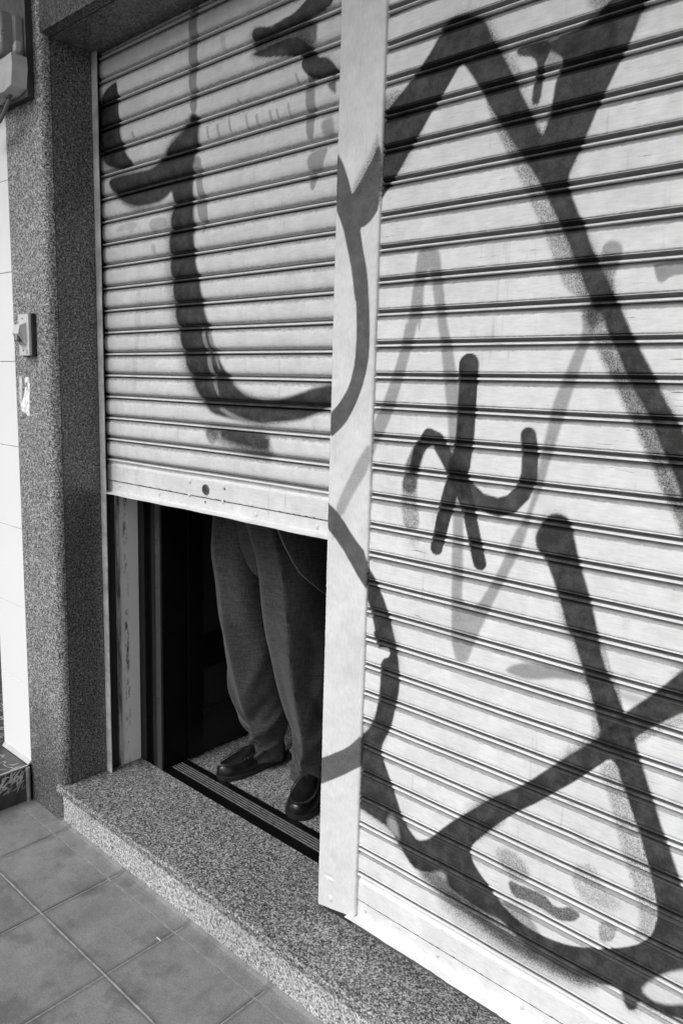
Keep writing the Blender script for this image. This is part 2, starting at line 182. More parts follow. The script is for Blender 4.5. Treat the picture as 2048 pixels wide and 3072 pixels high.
def ink_at(X, Z, which):
    """X, Z arrays in metres -> ink and grain"""
    x = X * 1000; z = Z * 1000
    wob = 1.2 * np.sin(x * .033 + z * .021) + .5 * np.sin(x * .13 - z * .05 + 2)
    ink = np.zeros_like(x); gr = np.zeros_like(x)
    for (w, a, soft, grain, sm, pts) in PAINT:
        if w != which: continue
        P = np.array(pts, float)
        if sm == 2:
            mg = P[:, 2].max() + soft + 4
        else:
            P = smooth_poly(P, sm); mg = soft + 4 + (30 if a > .9 else 0)
        m = (x > P[:, 0].min() - mg) & (x < P[:, 0].max() + mg) & (z > P[:, 1].min() - mg) & (z < P[:, 1].max() + mg)
        if not m.any(): continue
        px = x[m]; pz = z[m]; D = np.full(px.shape, 1e9)
        if sm == 2:
            Q = P
            for i in range(len(Q) - 1):
                ax, az, ar = Q[i]; bx, bz, br = Q[i + 1]; dx, dz = bx - ax, bz - az; L2 = dx * dx + dz * dz
                t = np.clip(((px - ax) * dx + (pz - az) * dz) / L2, 0, 1)
                D = np.minimum(D, np.hypot(px - ax - t * dx, pz - az - t * dz) - (ar + (br - ar) * t))
        else:
            ins = np.zeros(px.shape, bool); n = len(P)
            for i in range(n):
                ax, az = P[i]; bx, bz = P[(i + 1) % n]; dx, dz = bx - ax, bz - az; L2 = dx * dx + dz * dz + 1e-9
                t = np.clip(((px - ax) * dx + (pz - az) * dz) / L2, 0, 1)
                D = np.minimum(D, np.hypot(px - ax - t * dx, pz - az - t * dz))
                if az != bz:
                    c = ((az > pz) != (bz > pz)) & (px < dx * (pz - az) / (bz - az) + ax); ins ^= c
            D = np.where(ins, -D, D)
        D = D + wob[m] * (.45 if abs(a) > .2 else 1)
        s = np.clip(.5 - D / (soft * 1.1), 0, 1); s = s * s * (3 - 2 * s)
        o = ink[m]; g = gr[m]
        if a > .9 and which != 'P' and sm != 2:      # drifting overspray along parts of the stroke
            pat = np.clip(.15 + .9 * np.sin(px * .011 + pz * .017 + 1.3) * np.sin(pz * .009 - px * .006 + .4), 0, 1)
            h = np.clip(1 - np.maximum(D, 0) / 26, 0, 1) ** 2 * .55 * pat; h = np.where(D > 0, h, 0)
            o = 1 - (1 - o) * (1 - h); g = np.maximum(g, np.where(h > .02, .9, 0)); gr[m] = g
        ink[m] = 1 - (1 - o) * (1 - a * s) if a > 0 else o * (1 + a * s)
        gr[m] = np.maximum(g, grain * np.minimum(1, s * 3))
    return ink, gr
def sheet(name, rows, xs, which, mat, parent, ends=None, back=.0012):
    """a folded steel sheet: rows = [(y, z)] profile from bottom to top, swept along xs; graffiti stored per vertex"""
    rows = np.array(rows); xs = np.array(xs); ny, nx = len(rows), len(xs)
    X = np.tile(xs, (ny, 1)); Y = np.tile(rows[:, 0:1], (1, nx)).copy(); Z = np.tile(rows[:, 1:2], (1, nx)).copy()
    if ends is not None: Y, Z = ends(X, Y, Z)
    off = wloc(parent)
    V = np.stack([X, Y, Z], -1).reshape(-1, 3) - np.array(off)
    i = np.arange((ny - 1) * nx).reshape(ny - 1, nx)[:, :-1].ravel()
    F = np.stack([i, i + 1, i + nx + 1, i + nx], 1)
    me = bpy.data.meshes.new(name); me.vertices.add(len(V)); me.vertices.foreach_set('co', V.ravel())
    me.loops.add(F.size); me.loops.foreach_set('vertex_index', F.ravel().astype(np.int32))
    me.polygons.add(len(F)); me.polygons.foreach_set('loop_start', np.arange(0, F.size, 4, dtype=np.int32))
    me.update(calc_edges=True); me.polygons.foreach_set('use_smooth', [True] * len(F)); me.set_sharp_from_angle(angle=R(38))
    ink, gr = ink_at(X.ravel(), Z.ravel(), which)
    for nm, a in (('ink', ink), ('grain', gr)):
        at = me.attributes.new(nm, 'FLOAT', 'POINT'); at.data.foreach_set('value', a.astype(np.float32))
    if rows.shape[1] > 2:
        for c_, nm in ((2, 'neck_shade'), (3, 'dust_shade')): me.attributes.new(nm, 'FLOAT', 'POINT').data.foreach_set('value', np.repeat(rows[:, c_], nx).astype(np.float32))
    me.materials.append(mat); o = bpy.data.objects.new(name, me); link(o); o.parent = parent
    return o

# ------------------------------------------------------------------ material set
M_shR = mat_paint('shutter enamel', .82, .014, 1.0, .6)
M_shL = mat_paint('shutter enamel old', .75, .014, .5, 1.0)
M_post = mat_paint('post enamel', .78, .044, 0, .4, True)
M_enamel = mat_plain('white enamel', .66, .45, 0, .1, 12, .25)
M_guide = mat_plain('grey enamel steel', .55, .45, 0, .35, 18, .3)
M_gran = mat_granite('pillar granite', .020, .22, .62, 178, .465, .53, .32, .42)
M_granr = mat_granite('polished granite', .015, .13, .36, 160, .475, .545, .22)
M_step = mat_granite('step granite', .010, .165, .52, 185, .465, .525, .4)
M_riser = mat_granite('riser granite', .035, .33, .70, 180, .45, .51, .45)  # lighter than the tread: frontal light on the riser put into the colour
M_black = mat_plain('black lacquer', .004, .35, 0, .3, 20, .05, .18)
M_black2 = mat_plain('dark aluminium', .014, .4, .0, .2, 20, .08, .25)
M_alu = mat_plain('worn aluminium', .06, .32, .3, .3, 50, .1)
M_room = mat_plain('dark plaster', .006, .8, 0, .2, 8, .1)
M_tile = mat_plain('white glazed tile', .9, .12, 0, .015, 2, .02)
M_grout = mat_plain('grey grout', .30, .9)
M_dark = mat_plain('dark plastic', .025, .5)
M_mort = mat_plain('old mortar', .24, .9, 0, .35, 40, .6)
M_wood = mat_plain('weathered board', .17, .75, 0, .35, 14, .4)
M_wood2 = mat_plain('board edge', .05, .8, 0, .3, 14, .3)
M_box = mat_plain('grey enclosure', .36, .5, 0, .12, 25, .2)
M_box2 = mat_plain('light enclosure', .62, .5, 0, .15, 16, .2)
M_plate = mat_plain('switch plate', .62, .4, 0, .06, 40, .05)
M_steel = mat_plain('screw steel', .45, .3, .8, .2, 60, .1)
M_trim = mat_plain('edge trim', .5, .35, .5, .2, 60, .1)
def fabric(name, c):
    t = NT(name); z = t.xyz()
    # woven slub: fine warp and weft threads
    wx = t.noise(380, 2, .6, vec=t.mapv(scale=(1, 1, .07))); wz = t.noise(360, 2, .6, vec=t.mapv(scale=(.07, .07, 1)))
    w = t.math('ADD', wx, wz); t.color(t.math('MULTIPLY', t.mr(w, .80, 1.2, c * .62, c * 1.5), t.mr(t.noise(6, 3), .3, .7, .88, 1.1)))
    t.rough(.95); t.spec(.15); t.bump(w, .5, .0009)
    t.b.inputs['Sheen Weight'].default_value = .15
    return t.m
M_trous = fabric('trouser cloth', .044); M_jack = fabric('jacket cloth', .03)
def leather():
    t = NT('shoe leather'); n = t.noise(14, 4, .6); t.color(t.mr(n, .35, .7, .004, .013)); t.rough(t.mr(t.noise(25, 4, .6), .3, .7, .22, .42))
    t.bump(t.math('ADD', t.noise(300, 3, .6), t.math('MULTIPLY', t.noise(40, 3), 1.5)), .25, .0008); return t.m
M_seam = mat_plain('worn seam leather', .018, .45); M_shoe = leather(); M_sole = mat_plain('shoe sole', .018, .4)
M_skin = mat_plain('skin', .35, .5, 0, .06, 20, .1); M_hair = mat_plain('hair', .03, .6); M_shirt = fabric('shirt cloth', .4)

# ------------------------------------------------------------------ ground
def make_pavement():
    t = NT('pavement concrete tile')
    n = t.noise(3.2, 6, .62); n2 = t.noise(14, 6, .7); n3 = t.noise(230, 4, .8); st = t.noise(6.5, 5, .65, vec=t.mapv(loc=(3.1, 1.7, 0)))
    c = t.mr(n, .3, .72, .175, .255); c = t.math('MULTIPLY', c, t.mr(n2, .35, .7, 1.12, .80)); c = t.math('MULTIPLY', c, t.mr(st, .50, .68, 1.05, .62))
    q = t.xyz(); dx = t.math('ABSOLUTE', t.math('SUBTRACT', t.math('FLOORED_MODULO', t.math('ADD', q[0], .3145), .365), .1825)); dx = t.math('SUBTRACT', dx, t.math('MULTIPLY', t.noise(18, 4, .7), .012))
    dy = t.math('ABSOLUTE', t.math('ADD', q[1], .483)); dy = t.math('SUBTRACT', dy, t.math('MULTIPLY', t.noise(22, 4, .7), .010)); near = t.math('MINIMUM', dx, dy)
    c = t.math('MULTIPLY', c, t.mr(near, -.002, .012, .70, 1, True))
    gum = t.mr(t.voro(3.3), .035, .045, .55, 1); c = t.math('MULTIPLY', c, gum)
    c = t.math('MULTIPLY', c, t.mr(n3, .38, .64, .76, 1.2)); wh = t.mr(t.noise(120, 3, .7), .68, .74, 0, .12); t.color(t.math('ADD', c, wh))
    t.rough(.75); t.bump(t.math('ADD', n3, n2), .35, .0012); M = t.m
    m = MB(); xs = [-.132 + .365 * k for k in range(-16, 22)]; ys = [-.184, -.249] + [-.483 - .365 * k for k in range(0, 8)]
    for i in range(len(xs) - 1):
        for j in range(len(ys) - 1):
            if xs[i] < -1.6 and ys[j] > -.2: pass
            a = .0028; g = (a, a); dz = random.uniform(-.0006, .0006)
            m.box(xs[i] + a, xs[i + 1] - a, ys[j + 1] + a, ys[j] - (a if j else 0), -.04, dz, .0022, 0)
    x0, x1, y0, y1 = xs[0], xs[-1], ys[-1], .5
    m.add([(x0, y0, -.0018), (x1, y0, -.0018), (x1, y1, -.0018), (x0, y1, -.0018)], [(0, 1, 2, 3)], False, 1)
    # raised fillets of mortar standing in the long joint and along the step
    for y, r_ in ((-.483, .0034),):
        m.tube([(x, y + random.uniform(-.0006, .0006), -.0012 + random.uniform(-.0004, .0004)) for x in np.arange(-2, 2, .05)], r_, 8, False, 1)
    o = m.build('pavement', [M, M_mort]); tag(o, kind='structure')
    f = MB(); f.prism([(-.1845, -.02), (-.1845, .012), (-.198, .002), (-.214, -.0005), (-.22, -.02)], 'x', -1.28, 4, 0)
    o = f.build('mortar_fillet', M); tag(o, kind='structure')
    k = MB(); k.box(-6, 7.9, -3.25, -3.04, -.2, .0, .01); tag(k.build('kerb', M_mort), kind='structure')
    r_ = MB(); r_.add([(-400, -400, -.13), (400, -400, -.13), (400, 400, -.13), (-400, 400, -.13)], [(0, 1, 2, 3)]); tag(r_.build('road', mat_plain('asphalt', .06, .9, 0, .2, 200, .5)), kind='structure')
make_pavement()
# crumbs and marks on the paving
o = MB().box(-.515, -.495, -.3, -.2975, .0012, .0022).build('paper_scrap', M_tile)
o.rotation_euler = (0, 0, 0); tag(o, 'tiny white scrap of paper lying on the paving by the step', 'litter')

# ------------------------------------------------------------------ granite entrance step
st = thing('entrance_step', 'speckled granite doorstep running under both shutters', 'step', (0, -.1, 0))
def tread():
    bm = bmesh.new(); xs = np.arange(-1.298, 3.6, .008); prof = []
    # nosing profile, y then z
    pr = [(.1405, .149), (-.190, .149), (-.1955, .1475), (-.199, .143), (-.1995, .135), (-.199, .124), (-.196, .1195), (-.187, .1185), (.1405, .1185)]
    rings = []
    for x in xs:
        j = .0012 * math.sin(x * 61) + .0008 * math.sin(x * 143 + 1) + random.uniform(-.0006, .0006); c = random.random() < .04
        r_ = []
        for k, (y, z) in enumerate(pr):
            w = 1 if 1 <= k <= 4 else 0
            r_.append((x, y + j * w + (.002 if c and w else 0), z - (.0016 if c and k in (2, 3) else 0)))
        rings.append(r_)
    m = MB(); m.loft(rings[::-1], True, True); return m
tread().build('tread', M_step, st, 30)
MB().box(-1.272, 3.6, -.187, .14, -.03, .118).build('riser', M_riser, st)
# inner floor of the shop
fl = MB().box(-1.35, 3.6, .2605, 3.5, .02, .1485).build('shop_floor', M_step); tag(fl, kind='structure')

# ------------------------------------------------------------------ granite pillar and lintel
pl = thing('granite_pillar', 'dark speckled granite pillar with a rounded corner left of the half raised shutter', 'pillar', (-1.4, -.1, 0))
def arc(cx, cy, r_, a0, a1, n): return [(cx + r_ * math.cos(R(a0 + (a1 - a0) * i / n)), cy + r_ * math.sin(R(a0 + (a1 - a0) * i / n))) for i in range(n + 1)]
prof = [(-1.515, -.15), (-1.515, -.1865), (-1.514, -.188)] + arc(-1.292, -.158, .030, -90, 0, 10) + [(-1.262, -.1545), (-1.30, -.1545), (-1.30, -.15)]
for a, b in ((-.02, 1.2355), (1.237, 3.4)):
    MB().prism(prof, 'z', a, b, 0, 0, True).build('front_slab', M_gran, pl, 30)
MB().box(-1.2985, -1.2655, -.1545, -.1500, .1495, 2.7285).build('slab_joint', M_dark, pl)
MB().box(-1.30, -1.263, -.1520, -.0085, .1495, 2.7285, .0008).build('side_slab', M_granr, pl)
MB().box(-1.512, -1.3005, -.149, .6, -.02, 3.4).build('core', M_mort, pl)
ln = thing('granite_lintel', 'speckled granite lintel across the top over the half raised shutter', 'lintel', (0, -.1, 2.75))
MB().box(-1.2618, 3.6, -.1875, -.1505, 2.731, 3.4, .002).build('front_slab', M_gran, ln)
MB().box(-1.3, 3.6, -.15, .30, 2.7295, 2.76).build('soffit', M_granr, ln)
ck = [(-1.4745 + .0012 * math.sin(i * 1.3), -.1882, 1.09 - .0105 * i) for i in range(16)]
MB().tube([p for p in ck], [.0012 - .00006 * i for i in range(16)], 6).build('crack', M_dark, pl)
# torn sticker and paint specks on the pillar
stk = MB()
def blob(cx, cz, w, h, y, n=22, jag=.25):
    return [(cx + w * (1 + random.uniform(-jag, jag)) * math.cos(2 * math.pi * i / n), cz + h * (1 + random.uniform(-jag, jag)) * math.sin(2 * math.pi * i / n)) for i in range(n)]
sticker = thing('torn_sticker', 'torn remains of a white paper sticker on the pillar below the bell switch', 'sticker', (-1.455, -.1885, 1.58))
stk.prism([(-1.445, 1.651), (-1.416, 1.651), (-1.420, 1.640), (-1.412, 1.629), (-1.412, 1.60), (-1.418, 1.585), (-1.416, 1.56), (-1.422, 1.535), (-1.420, 1.518), (-1.436, 1.514), (-1.452, 1.526), (-1.478, 1.529), (-1.487, 1.552), (-1.47, 1.566), (-1.456, 1.59), (-1.45, 1.612), (-1.438, 1.62), (-1.431, 1.606), (-1.426, 1.622), (-1.432, 1.635), (-1.444, 1.63), (-1.449, 1.64)], 'y', -.1889, -.1882)
stk.build('paper', mat_plain('torn paper', .85, .9, 0, .5, 60, .3), sticker)
s2 = MB(); s2.prism([(-1.492, 1.655), (-1.472, 1.652), (-1.468, 1.62), (-1.474, 1.58), (-1.468, 1.56), (-1.488, 1.555), (-1.492, 1.60)], 'y', -.1887, -.1881)
s2.build('glue_residue', mat_plain('glue residue', .6, .8, 0, .5, 70, .2), sticker)
k = 0
for (cx, cz, w, h) in ((-1.392, 1.925, .0035, .011), (-1.432, 1.928, .004, .005)):
    o = MB().prism(blob(cx, cz, w, h, 0), 'y', -.1886, -.1881).build('paint_spot', M_enamel)
    tag(o, ('long white paint drip on the pillar just above the bell switch', 'round white paint fleck on the pillar just above the bell switch')[k], 'paint spot'); k += 1

# ------------------------------------------------------------------ white tiled wall and neighbour's ledge
tw = thing('tiled_wall', 'narrow wall of glossy white tiles along the left edge', 'wall', (-1.63, -.1, .15))
m = MB(); zz = [.150, .472, .780, 1.089, 1.397, 1.706, 2.018, 2.327, 2.636, 2.945, 3.4]
for i in range(len(zz) - 1): m.box(-1.746, -1.5165, -.1885, -.178, zz[i] + .001, zz[i + 1] - .001, .0012)
m.build('tiles', M_tile, tw)
MB().box(-1.745, -1.5175, -.1779, .5, .15, 3.4).build('backing', M_grout, tw)
MB().prism([(-.1885, .1475), (-.1885, .163), (-.20, .150), (-.20, .1475)], 'x', -1.744, -1.517).build('sealant_fillet', mat_plain('sealant', .5, .6), tw)
lg = thing('raised_floor', 'raised neighbouring floor of dark tiles with a pale leaf pattern and metal edge', 'ledge', (-1.8, -.6, 0))
t = NT('leaf tile base'); t.color(t.mr(t.noise(25, 4), .3, .7, .03, .075)); t.rough(.35); M_leafb = t.m
t = NT('leaf tile chips'); t.color(t.mr(t.noise(16, 3), .35, .65, .14, .6)); t.rough(.4); M_leaf = t.m
m = MB(); m.box(-4, -1.5175, -3, -.2, -.02, .1455, .0015); m.box(-4, -1.7465, -.2005, 2, -.02, .1453); m.build('slab', M_leafb, lg)
lf = MB()
def leaf(m, cx, cy, cz, a, L, W, plane):
    n = 5; P = []
    for i in range(n + 1):
        u = i / n; P.append((u - .5, .5 * math.sin(math.pi * (.08 + .84 * u)) * (1 - .3 * u)))
    P = P + [(u, -w) for u, w in P[::-1]]; bend = random.uniform(-.5, .5)
    pts = []
    for u, w in P:
        x = u * L; y = w * W + bend * W * (u * u * 4); X = x * math.cos(a) - y * math.sin(a); Yv = x * math.sin(a) + y * math.cos(a)
        pts.append((cx + X, cy + Yv, cz) if plane == 'z' else (cz, cx + X, cy + Yv))
    m.add(pts, [tuple(range(len(pts)))])
n = 0
for i in range(1500):
    x = random.uniform(-2.35, -1.53); y = random.uniform(-.75, .55)
    if y > -.23 and x > -1.775: continue
    leaf(lf, x, y, .1459 + .0000008 * i, random.gauss(.7, .7), random.uniform(.02, .055), random.uniform(.005, .010), 'z')
for i in range(260):
    y = random.uniform(-.80, -.215); z = random.uniform(.062, .132); leaf(lf, y, z, -1.5170 + .000002 * i, random.gauss(.9, .6), random.uniform(.02, .045), random.uniform(.005, .010), 'x')
lf.build('leaf_pattern', M_leaf, lg)
MB().box(-1.5225, -1.5145, -3, -.2005, .1415, .1475, .001).build('edge_trim', M_trim, lg)
MB().prism(arc(-1.5125, -.205, .008, 0, 330, 11), 'z', -.01, .1405, 0, 0, True).build('corner_sealant', M_mort, lg)
nb = MB().box(-6, -1.75, 2, 2.1, 0, 3.4).box(-6, -1.75, .6, 2, 2.6, 2.7).build('neighbour_wall', M_room); tag(nb, 'dark wall deep inside the neighbouring entrance at the left edge', 'wall')

# ------------------------------------------------------------------ rolling shutters
def prof_right(z0, n, p=.075, y0=0.0):
    """n slats from z0 upward: rib, lip, curled neck, flat"""
    base = [(.0060, .0), (.0030, .0003), (-.0070, .0007), (-.0092, .0018), (-.0090, .0034), (-.0066, .0056), (-.0030, .0066), (.0020, .0070), (.0026, .0080),
            (.0010, .0096), (-.0030, .0122), (-.0072, .0146), (-.0084, .0154), (-.0080, .0162), (-.0062, .0168), (-.0040, .0171), (-.0030, .0176), (-.0042, .0186), (-.0060, .0196), (-.0066, .0212)]
    flat = [(-.0067, .0212 + (.0640 - .0212) * i / 13) for i in range(1, 14)]
    top = [(-.0062, .0656), (-.0048, .0672), (-.0026, .0690), (-.0004, .0712), (.0010, .0734), (.0016, .0746)]
    neck_shade = lambda z: float(np.interp(z, [.0056, .0066, .0150, .0156], [0, 1, 1, 0]))  # neck band darkened in colour to paint its shade
    dust_shade = lambda z: float(np.interp(z, [0, .0005, .0006, .0168, .0176, .0200, .0212, .0600, .0650, .0750], [1, 1, .1, .1, .75, .5, 0, 0, .85, 1.1]))  # painted shade under the rib and lip, broken up like dust
    return [(y0 + y, z0 + k * p + z, neck_shade(z), dust_shade(z)) for k in range(n) for (y, z) in base + flat + top]
def prof_left(z0, n, p=.075, y0=.023):
    base = [(.0070, .0), (.003, .0004), (-.0070, .0008), (-.0094, .0022), (-.0092, .0042), (-.0070, .0064), (-.0025, .0076), (.0040, .0080), (.0055, .0100), (.0035, .0124)]
    arcp = []
    for i in range(17):
        u = i / 16; z = .0138 + .0600 * u; s = 1 - (2 * u - 1) ** 4
        arcp.append((.0036 - .0120 * s ** .62 - .0012 * math.sin(math.pi * u), z))
    neck_shade = lambda z: float(np.interp(z, [.0066, .0076, .0126, .0138], [0, 1, 1, 0]))  # shade of the groove above the rib, painted dark
    dust_shade = lambda z: float(np.interp(z, [0, .0005, .0006, .0136, .0140, .0200, .026, .052, .0640, .0750], [1, 1, .1, .1, .7, .35, 0, 0, .6, 1]))  # shading towards both slat edges put into the colour, dusty at the rim
    return [(y0 + y, z0 + k * p + z, neck_shade(z), dust_shade(z)) for k in range(n) for (y, z) in base + arcp]
ls = thing('roller_shutter', 'half raised white roller shutter with sprayed black curves, legs standing in its gap', 'roller shutter', (-.7, .02, 1.24))
rs = thing('roller_shutter', 'fully closed white roller shutter covered in black zigzag graffiti, right of the post', 'roller shutter', (.8, 0, .15))
xl = np.concatenate([np.arange(-1.2590, -1.250, .0015), np.arange(-1.249, -.06, .0027)])
def endsL(X, Y, Z):
    e = np.clip((-1.249 - X) / .010, 0, 1); Y = Y + .006 * e * e
    # knocks in the slats
    for (cx, cz, r_, d) in ((-.55, 2.21, .03, .0012), (-.9, 1.9, .04, .0015), (-.35, 1.55, .035, .001), (-1.1, 2.3, .03, .0012), (-.6, 2.52, .05, -.0012)):
        Y = Y + d * np.exp(-(((X - cx) / r_) ** 2 + ((Z - cz) / (r_ * .6)) ** 2))
    Y = Y + .0007 * np.sin(X * 9 + np.floor(Z / .075) * 2.1) * 1.0; Z = Z + .0005 * np.sin(X * 6 + np.floor(Z / .075) * 1.3)
    return Y, Z
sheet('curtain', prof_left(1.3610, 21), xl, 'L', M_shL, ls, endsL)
xr = np.concatenate([np.arange(-.03, 1.0, .0028), np.arange(1.0, 1.9, .012)])
def endsR(X, Y, Z):
    k = np.floor((Z - .322) / .075)
    Y = Y + .0006 * np.sin(X * 7 + k * 1.9) + .0004 * np.sin(X * 23 + k * 4.1); Z = Z + .0006 * np.sin(X * 4 + k * 2.7)
    for (cx, cz, r_, d) in ((.2, .9, .04, .0012), (.55, 1.6, .05, .001), (.3, 2.1, .05, -.001), (.6, .7, .04, .0015)):
        Y = Y + d * np.exp(-(((X - cx) / r_) ** 2 + ((Z - cz) / (r_ * .5)) ** 2))
    return Y, Z
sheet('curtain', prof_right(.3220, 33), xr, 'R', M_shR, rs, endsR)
# bottom bars: a folded plate, an angle riveted over its lower half
def lin(a, b, n): return [(a[0] + (b[0] - a[0]) * i / n, a[1] + (b[1] - a[1]) * i / n) for i in range(n + 1)]
barR = lin((.0020, .1990), (.0020, .2440), 6) + [(-.0040, .2460)] + lin((-.0042, .2470), (-.0042, .3000), 14) + [(-.0036, .303), (-.001, .3055), (.0015, .308), (.0030, .312), (.0030, .3205)]
sheet('bottom_bar', barR, xr, 'R', M_shR, rs)
barL = lin((.0250, 1.248), (.0250, 1.286), 3) + [(.0195, 1.2880)] + lin((.0190, 1.2895), (.0190, 1.3420), 12) + [(.0198, 1.345), (.022, 1.347), (.0245, 1.350), (.0245, 1.3600)]
sheet('bottom_bar', barL, xl + .002, 'L', M_shL, ls)
def angle_bar(which, xs, y, z0, z1, depth, mat, parent, th=.0028, jag=.0012):
    """steel angle: upright leg riveted to the bar, foot sticking out to the street; chipped along its rim"""
    rings = []
    for x in xs:
        j = random.uniform(-jag, jag) * (1 if random.random() < .4 else .2); w = .0012 * math.sin(x * 7) + .0006 * math.sin(x * 31)
        rings.append([(x, y, z1), (x, y - th * .6, z1), (x, y - th, z1 - th * .5), (x, y - th, z0 + .005), (x, y - th - .0015, z0 + .0018), (x, y - th - .004, z0 + .0004),
                      (x, y - depth * .6, z0 - .0008 + w * .5), (x, y - depth + .001 + j, z0 - .0012 + w), (x, y - depth + j, z0 - .0022 + w), (x, y - depth + .001 + j, z0 - .004 + w), (x, y - depth * .5, z0 - .0035), (x, y, z0 - .003)])
    m = MB(); m.loft(rings, True, True); o = m.build('angle_foot', mat, parent, 35)
    for nm in ('ink', 'grain'): o.data.attributes.new(nm, 'FLOAT', 'POINT')
    return o
angle_bar('R', np.arange(-.006, 1.9, .01), .0000, .1960, .2445, .031, M_shR, rs)
angle_bar('L', np.arange(-1.266, -.125, .01), .0235, 1.2470, 1.2870, .034, M_shL, ls)
def rivet(x, y, z, r_, mat, parent, slot=False, name='rivet'):
    m = MB(); rings = []
    for rr, d in ((r_ * 1.18, 0), (r_ * 1.16, .0007), (r_, .001), (r_ * .93, .0022), (r_ * .7, .0031), (r_ * .35, .0036)):
        rings.append([(x + rr * math.cos(2 * math.pi * i / 14), y - d, z + rr * math.sin(2 * math.pi * i / 14)) for i in range(14)])
    m.loft(rings, True, True)
    if slot: m.box(x - .0005, x + .0005, y - .0040, y - .003, z - r_ * .8, z + r_ * .8)
    o = m.build(name, mat, parent, 60); return o
for x, z in ((-1.186, 1.272), (-.94, 1.2725), (-.771, 1.2885), (-.601, 1.2875), (-.448, 1.267), (-.196, 1.266)): rivet(x, .0207, z - .001, .0072, M_enamel, ls)
for x, z in ((-.767, 1.333), (-.597, 1.332)): rivet(x, .0190, z, .0072, M_enamel, ls)
for i in range(8): rivet(.045 + .24 * i, -.0028, .2235, .0052, M_enamel, rs, True)
for x, z in ((-.590, 1.327), (-.592, 1.2895), (-.687, 1.2750)):
    MB().prism([(x + .0022 * math.cos(a * .6283), z + .0028 * math.sin(a * .6283)) for a in range(10)], 'y', .0170, .0195).build('drill_hole', M_dark, ls)
for par, xs_, y, z in ((ls, np.arange(-1.25, -.12, .006), .0196, 1.2878), (rs, np.arange(.0, 1.9, .006), -.0030, .2456)):
    m = MB(); m.loft([[(x, y - .0012, z - (.0006 + random.random() * .0007)), (x, y - .0012, z + (.0004 + (random.random() ** 6) * .003)), (x, y + .002, z + .001), (x, y + .002, z - .001)] for x in xs_], True, False)
    m.build('seam_shade', M_dark, par)  # dark ragged strip standing in for the shadow line along the seam
# cylinder lock
lk = MB(); lx, lz = -.683, 1.315
def disc(m, x, z, r_, y0, y1, n=28, mi=0):
    m.prism([(x + r_ * math.cos(2 * math.pi * i / n), z + r_ * math.sin(2 * math.pi * i / n)) for i in range(n)], 'y', y1, y0, mi, .0006)
disc(lk, lx, lz, .0165, .0190, .0150)
lock = lk.build('lock', mat_plain('lock bezel', .16, .4, .4, .5, 80, .3), ls)
m = MB(); disc(m, lx, lz, .0122, .0150, .0135); m.build('lock_cylinder', mat_plain('lock face', .09, .4, .3, .5, 90, .3), lock)
m = MB(); m.box(lx - .001, lx + .001, .0127, .0134, lz - .006, lz + .006); m.box(lx - .005, lx + .005, .0127, .0134, lz - .001, lz + .001); m.build('keyhole', M_dark, lock)
# side guide of the left shutter: front lip, dark slot, back lip
gd = thing('shutter_guide', 'tall narrow grey steel channel holding the left edge of the half raised shutter', 'shutter guide', (-1.25, .02, .15))
def wavy(x0, x1, y0, y1, z0, z1, mat, name, par, amp=.0006, n=90):
    rings = []
    for i in range(n + 1):
        z = z0 + (z1 - z0) * i / n; j = amp * math.sin(i * .7) + random.uniform(-amp, amp) * .6
        rings.append([(x0, y0, z), (x1 - .0008 + j, y0, z), (x1 + j, y0 + .0008, z), (x1 + j, y1, z), (x0, y1, z)])
    MB().loft(rings, True, False).build(name, mat, par)
wavy(-1.2625, -1.2315, -.0080, -.0040, .1495, 2.728, M_guide, 'front_lip', gd)
MB().box(-1.2625, -1.2600, -.0038, .0440, .1495, 2.728).build('web', M_dark, gd)
def rust_metal():
    t = NT('rusty enamel'); n = t.noise(45, 6, .72, vec=t.mapv(scale=(1, 1, .12))); c = t.ramp(n, [(0, .04), (.42, .10), (.50, .30), (.58, .55), (1, .62)]); t.color(c); t.rough(.6); t.bump(n, .5, .002); return t.m
wavy(-1.2598, -1.2480, .0442, .0560, .1495, 2.728, rust_metal(), 'back_lip', gd, .0009)
jl = thing('door_jamb', 'white painted jamb board with a flaking edge behind the half raised shutter', 'door jamb', (-1.25, .1, .15))
def jambmat():
    t = NT('flaking jamb paint'); n = t.noise(38, 6, .75, vec=t.mapv(scale=(1, 1, .3))); y = t.xyz()[1]
    band = t.math('MULTIPLY', t.mr(y, -.030, -.020, 0, 1), t.mr(y, -.012, -.004, 1, 0)); f = t.math('MULTIPLY', t.mr(n, .50, .58), band)
    sp = t.mr(t.voro(45), .03, .05, .7, 0); b = t.mr(t.noise(7, 4), .3, .7, .86, .94); t.color(t.mix(f, t.mix(sp, b, .1), .12)); t.rough(.55); t.bump(t.math('ADD', t.noise(80, 4), t.math('MULTIPLY', f, -2)), .3, .0015); return t.m
MB().box(-1.32, -1.2520, .0562, .1400, .1495, 2.728, .0025).build('board', jambmat(), jl)

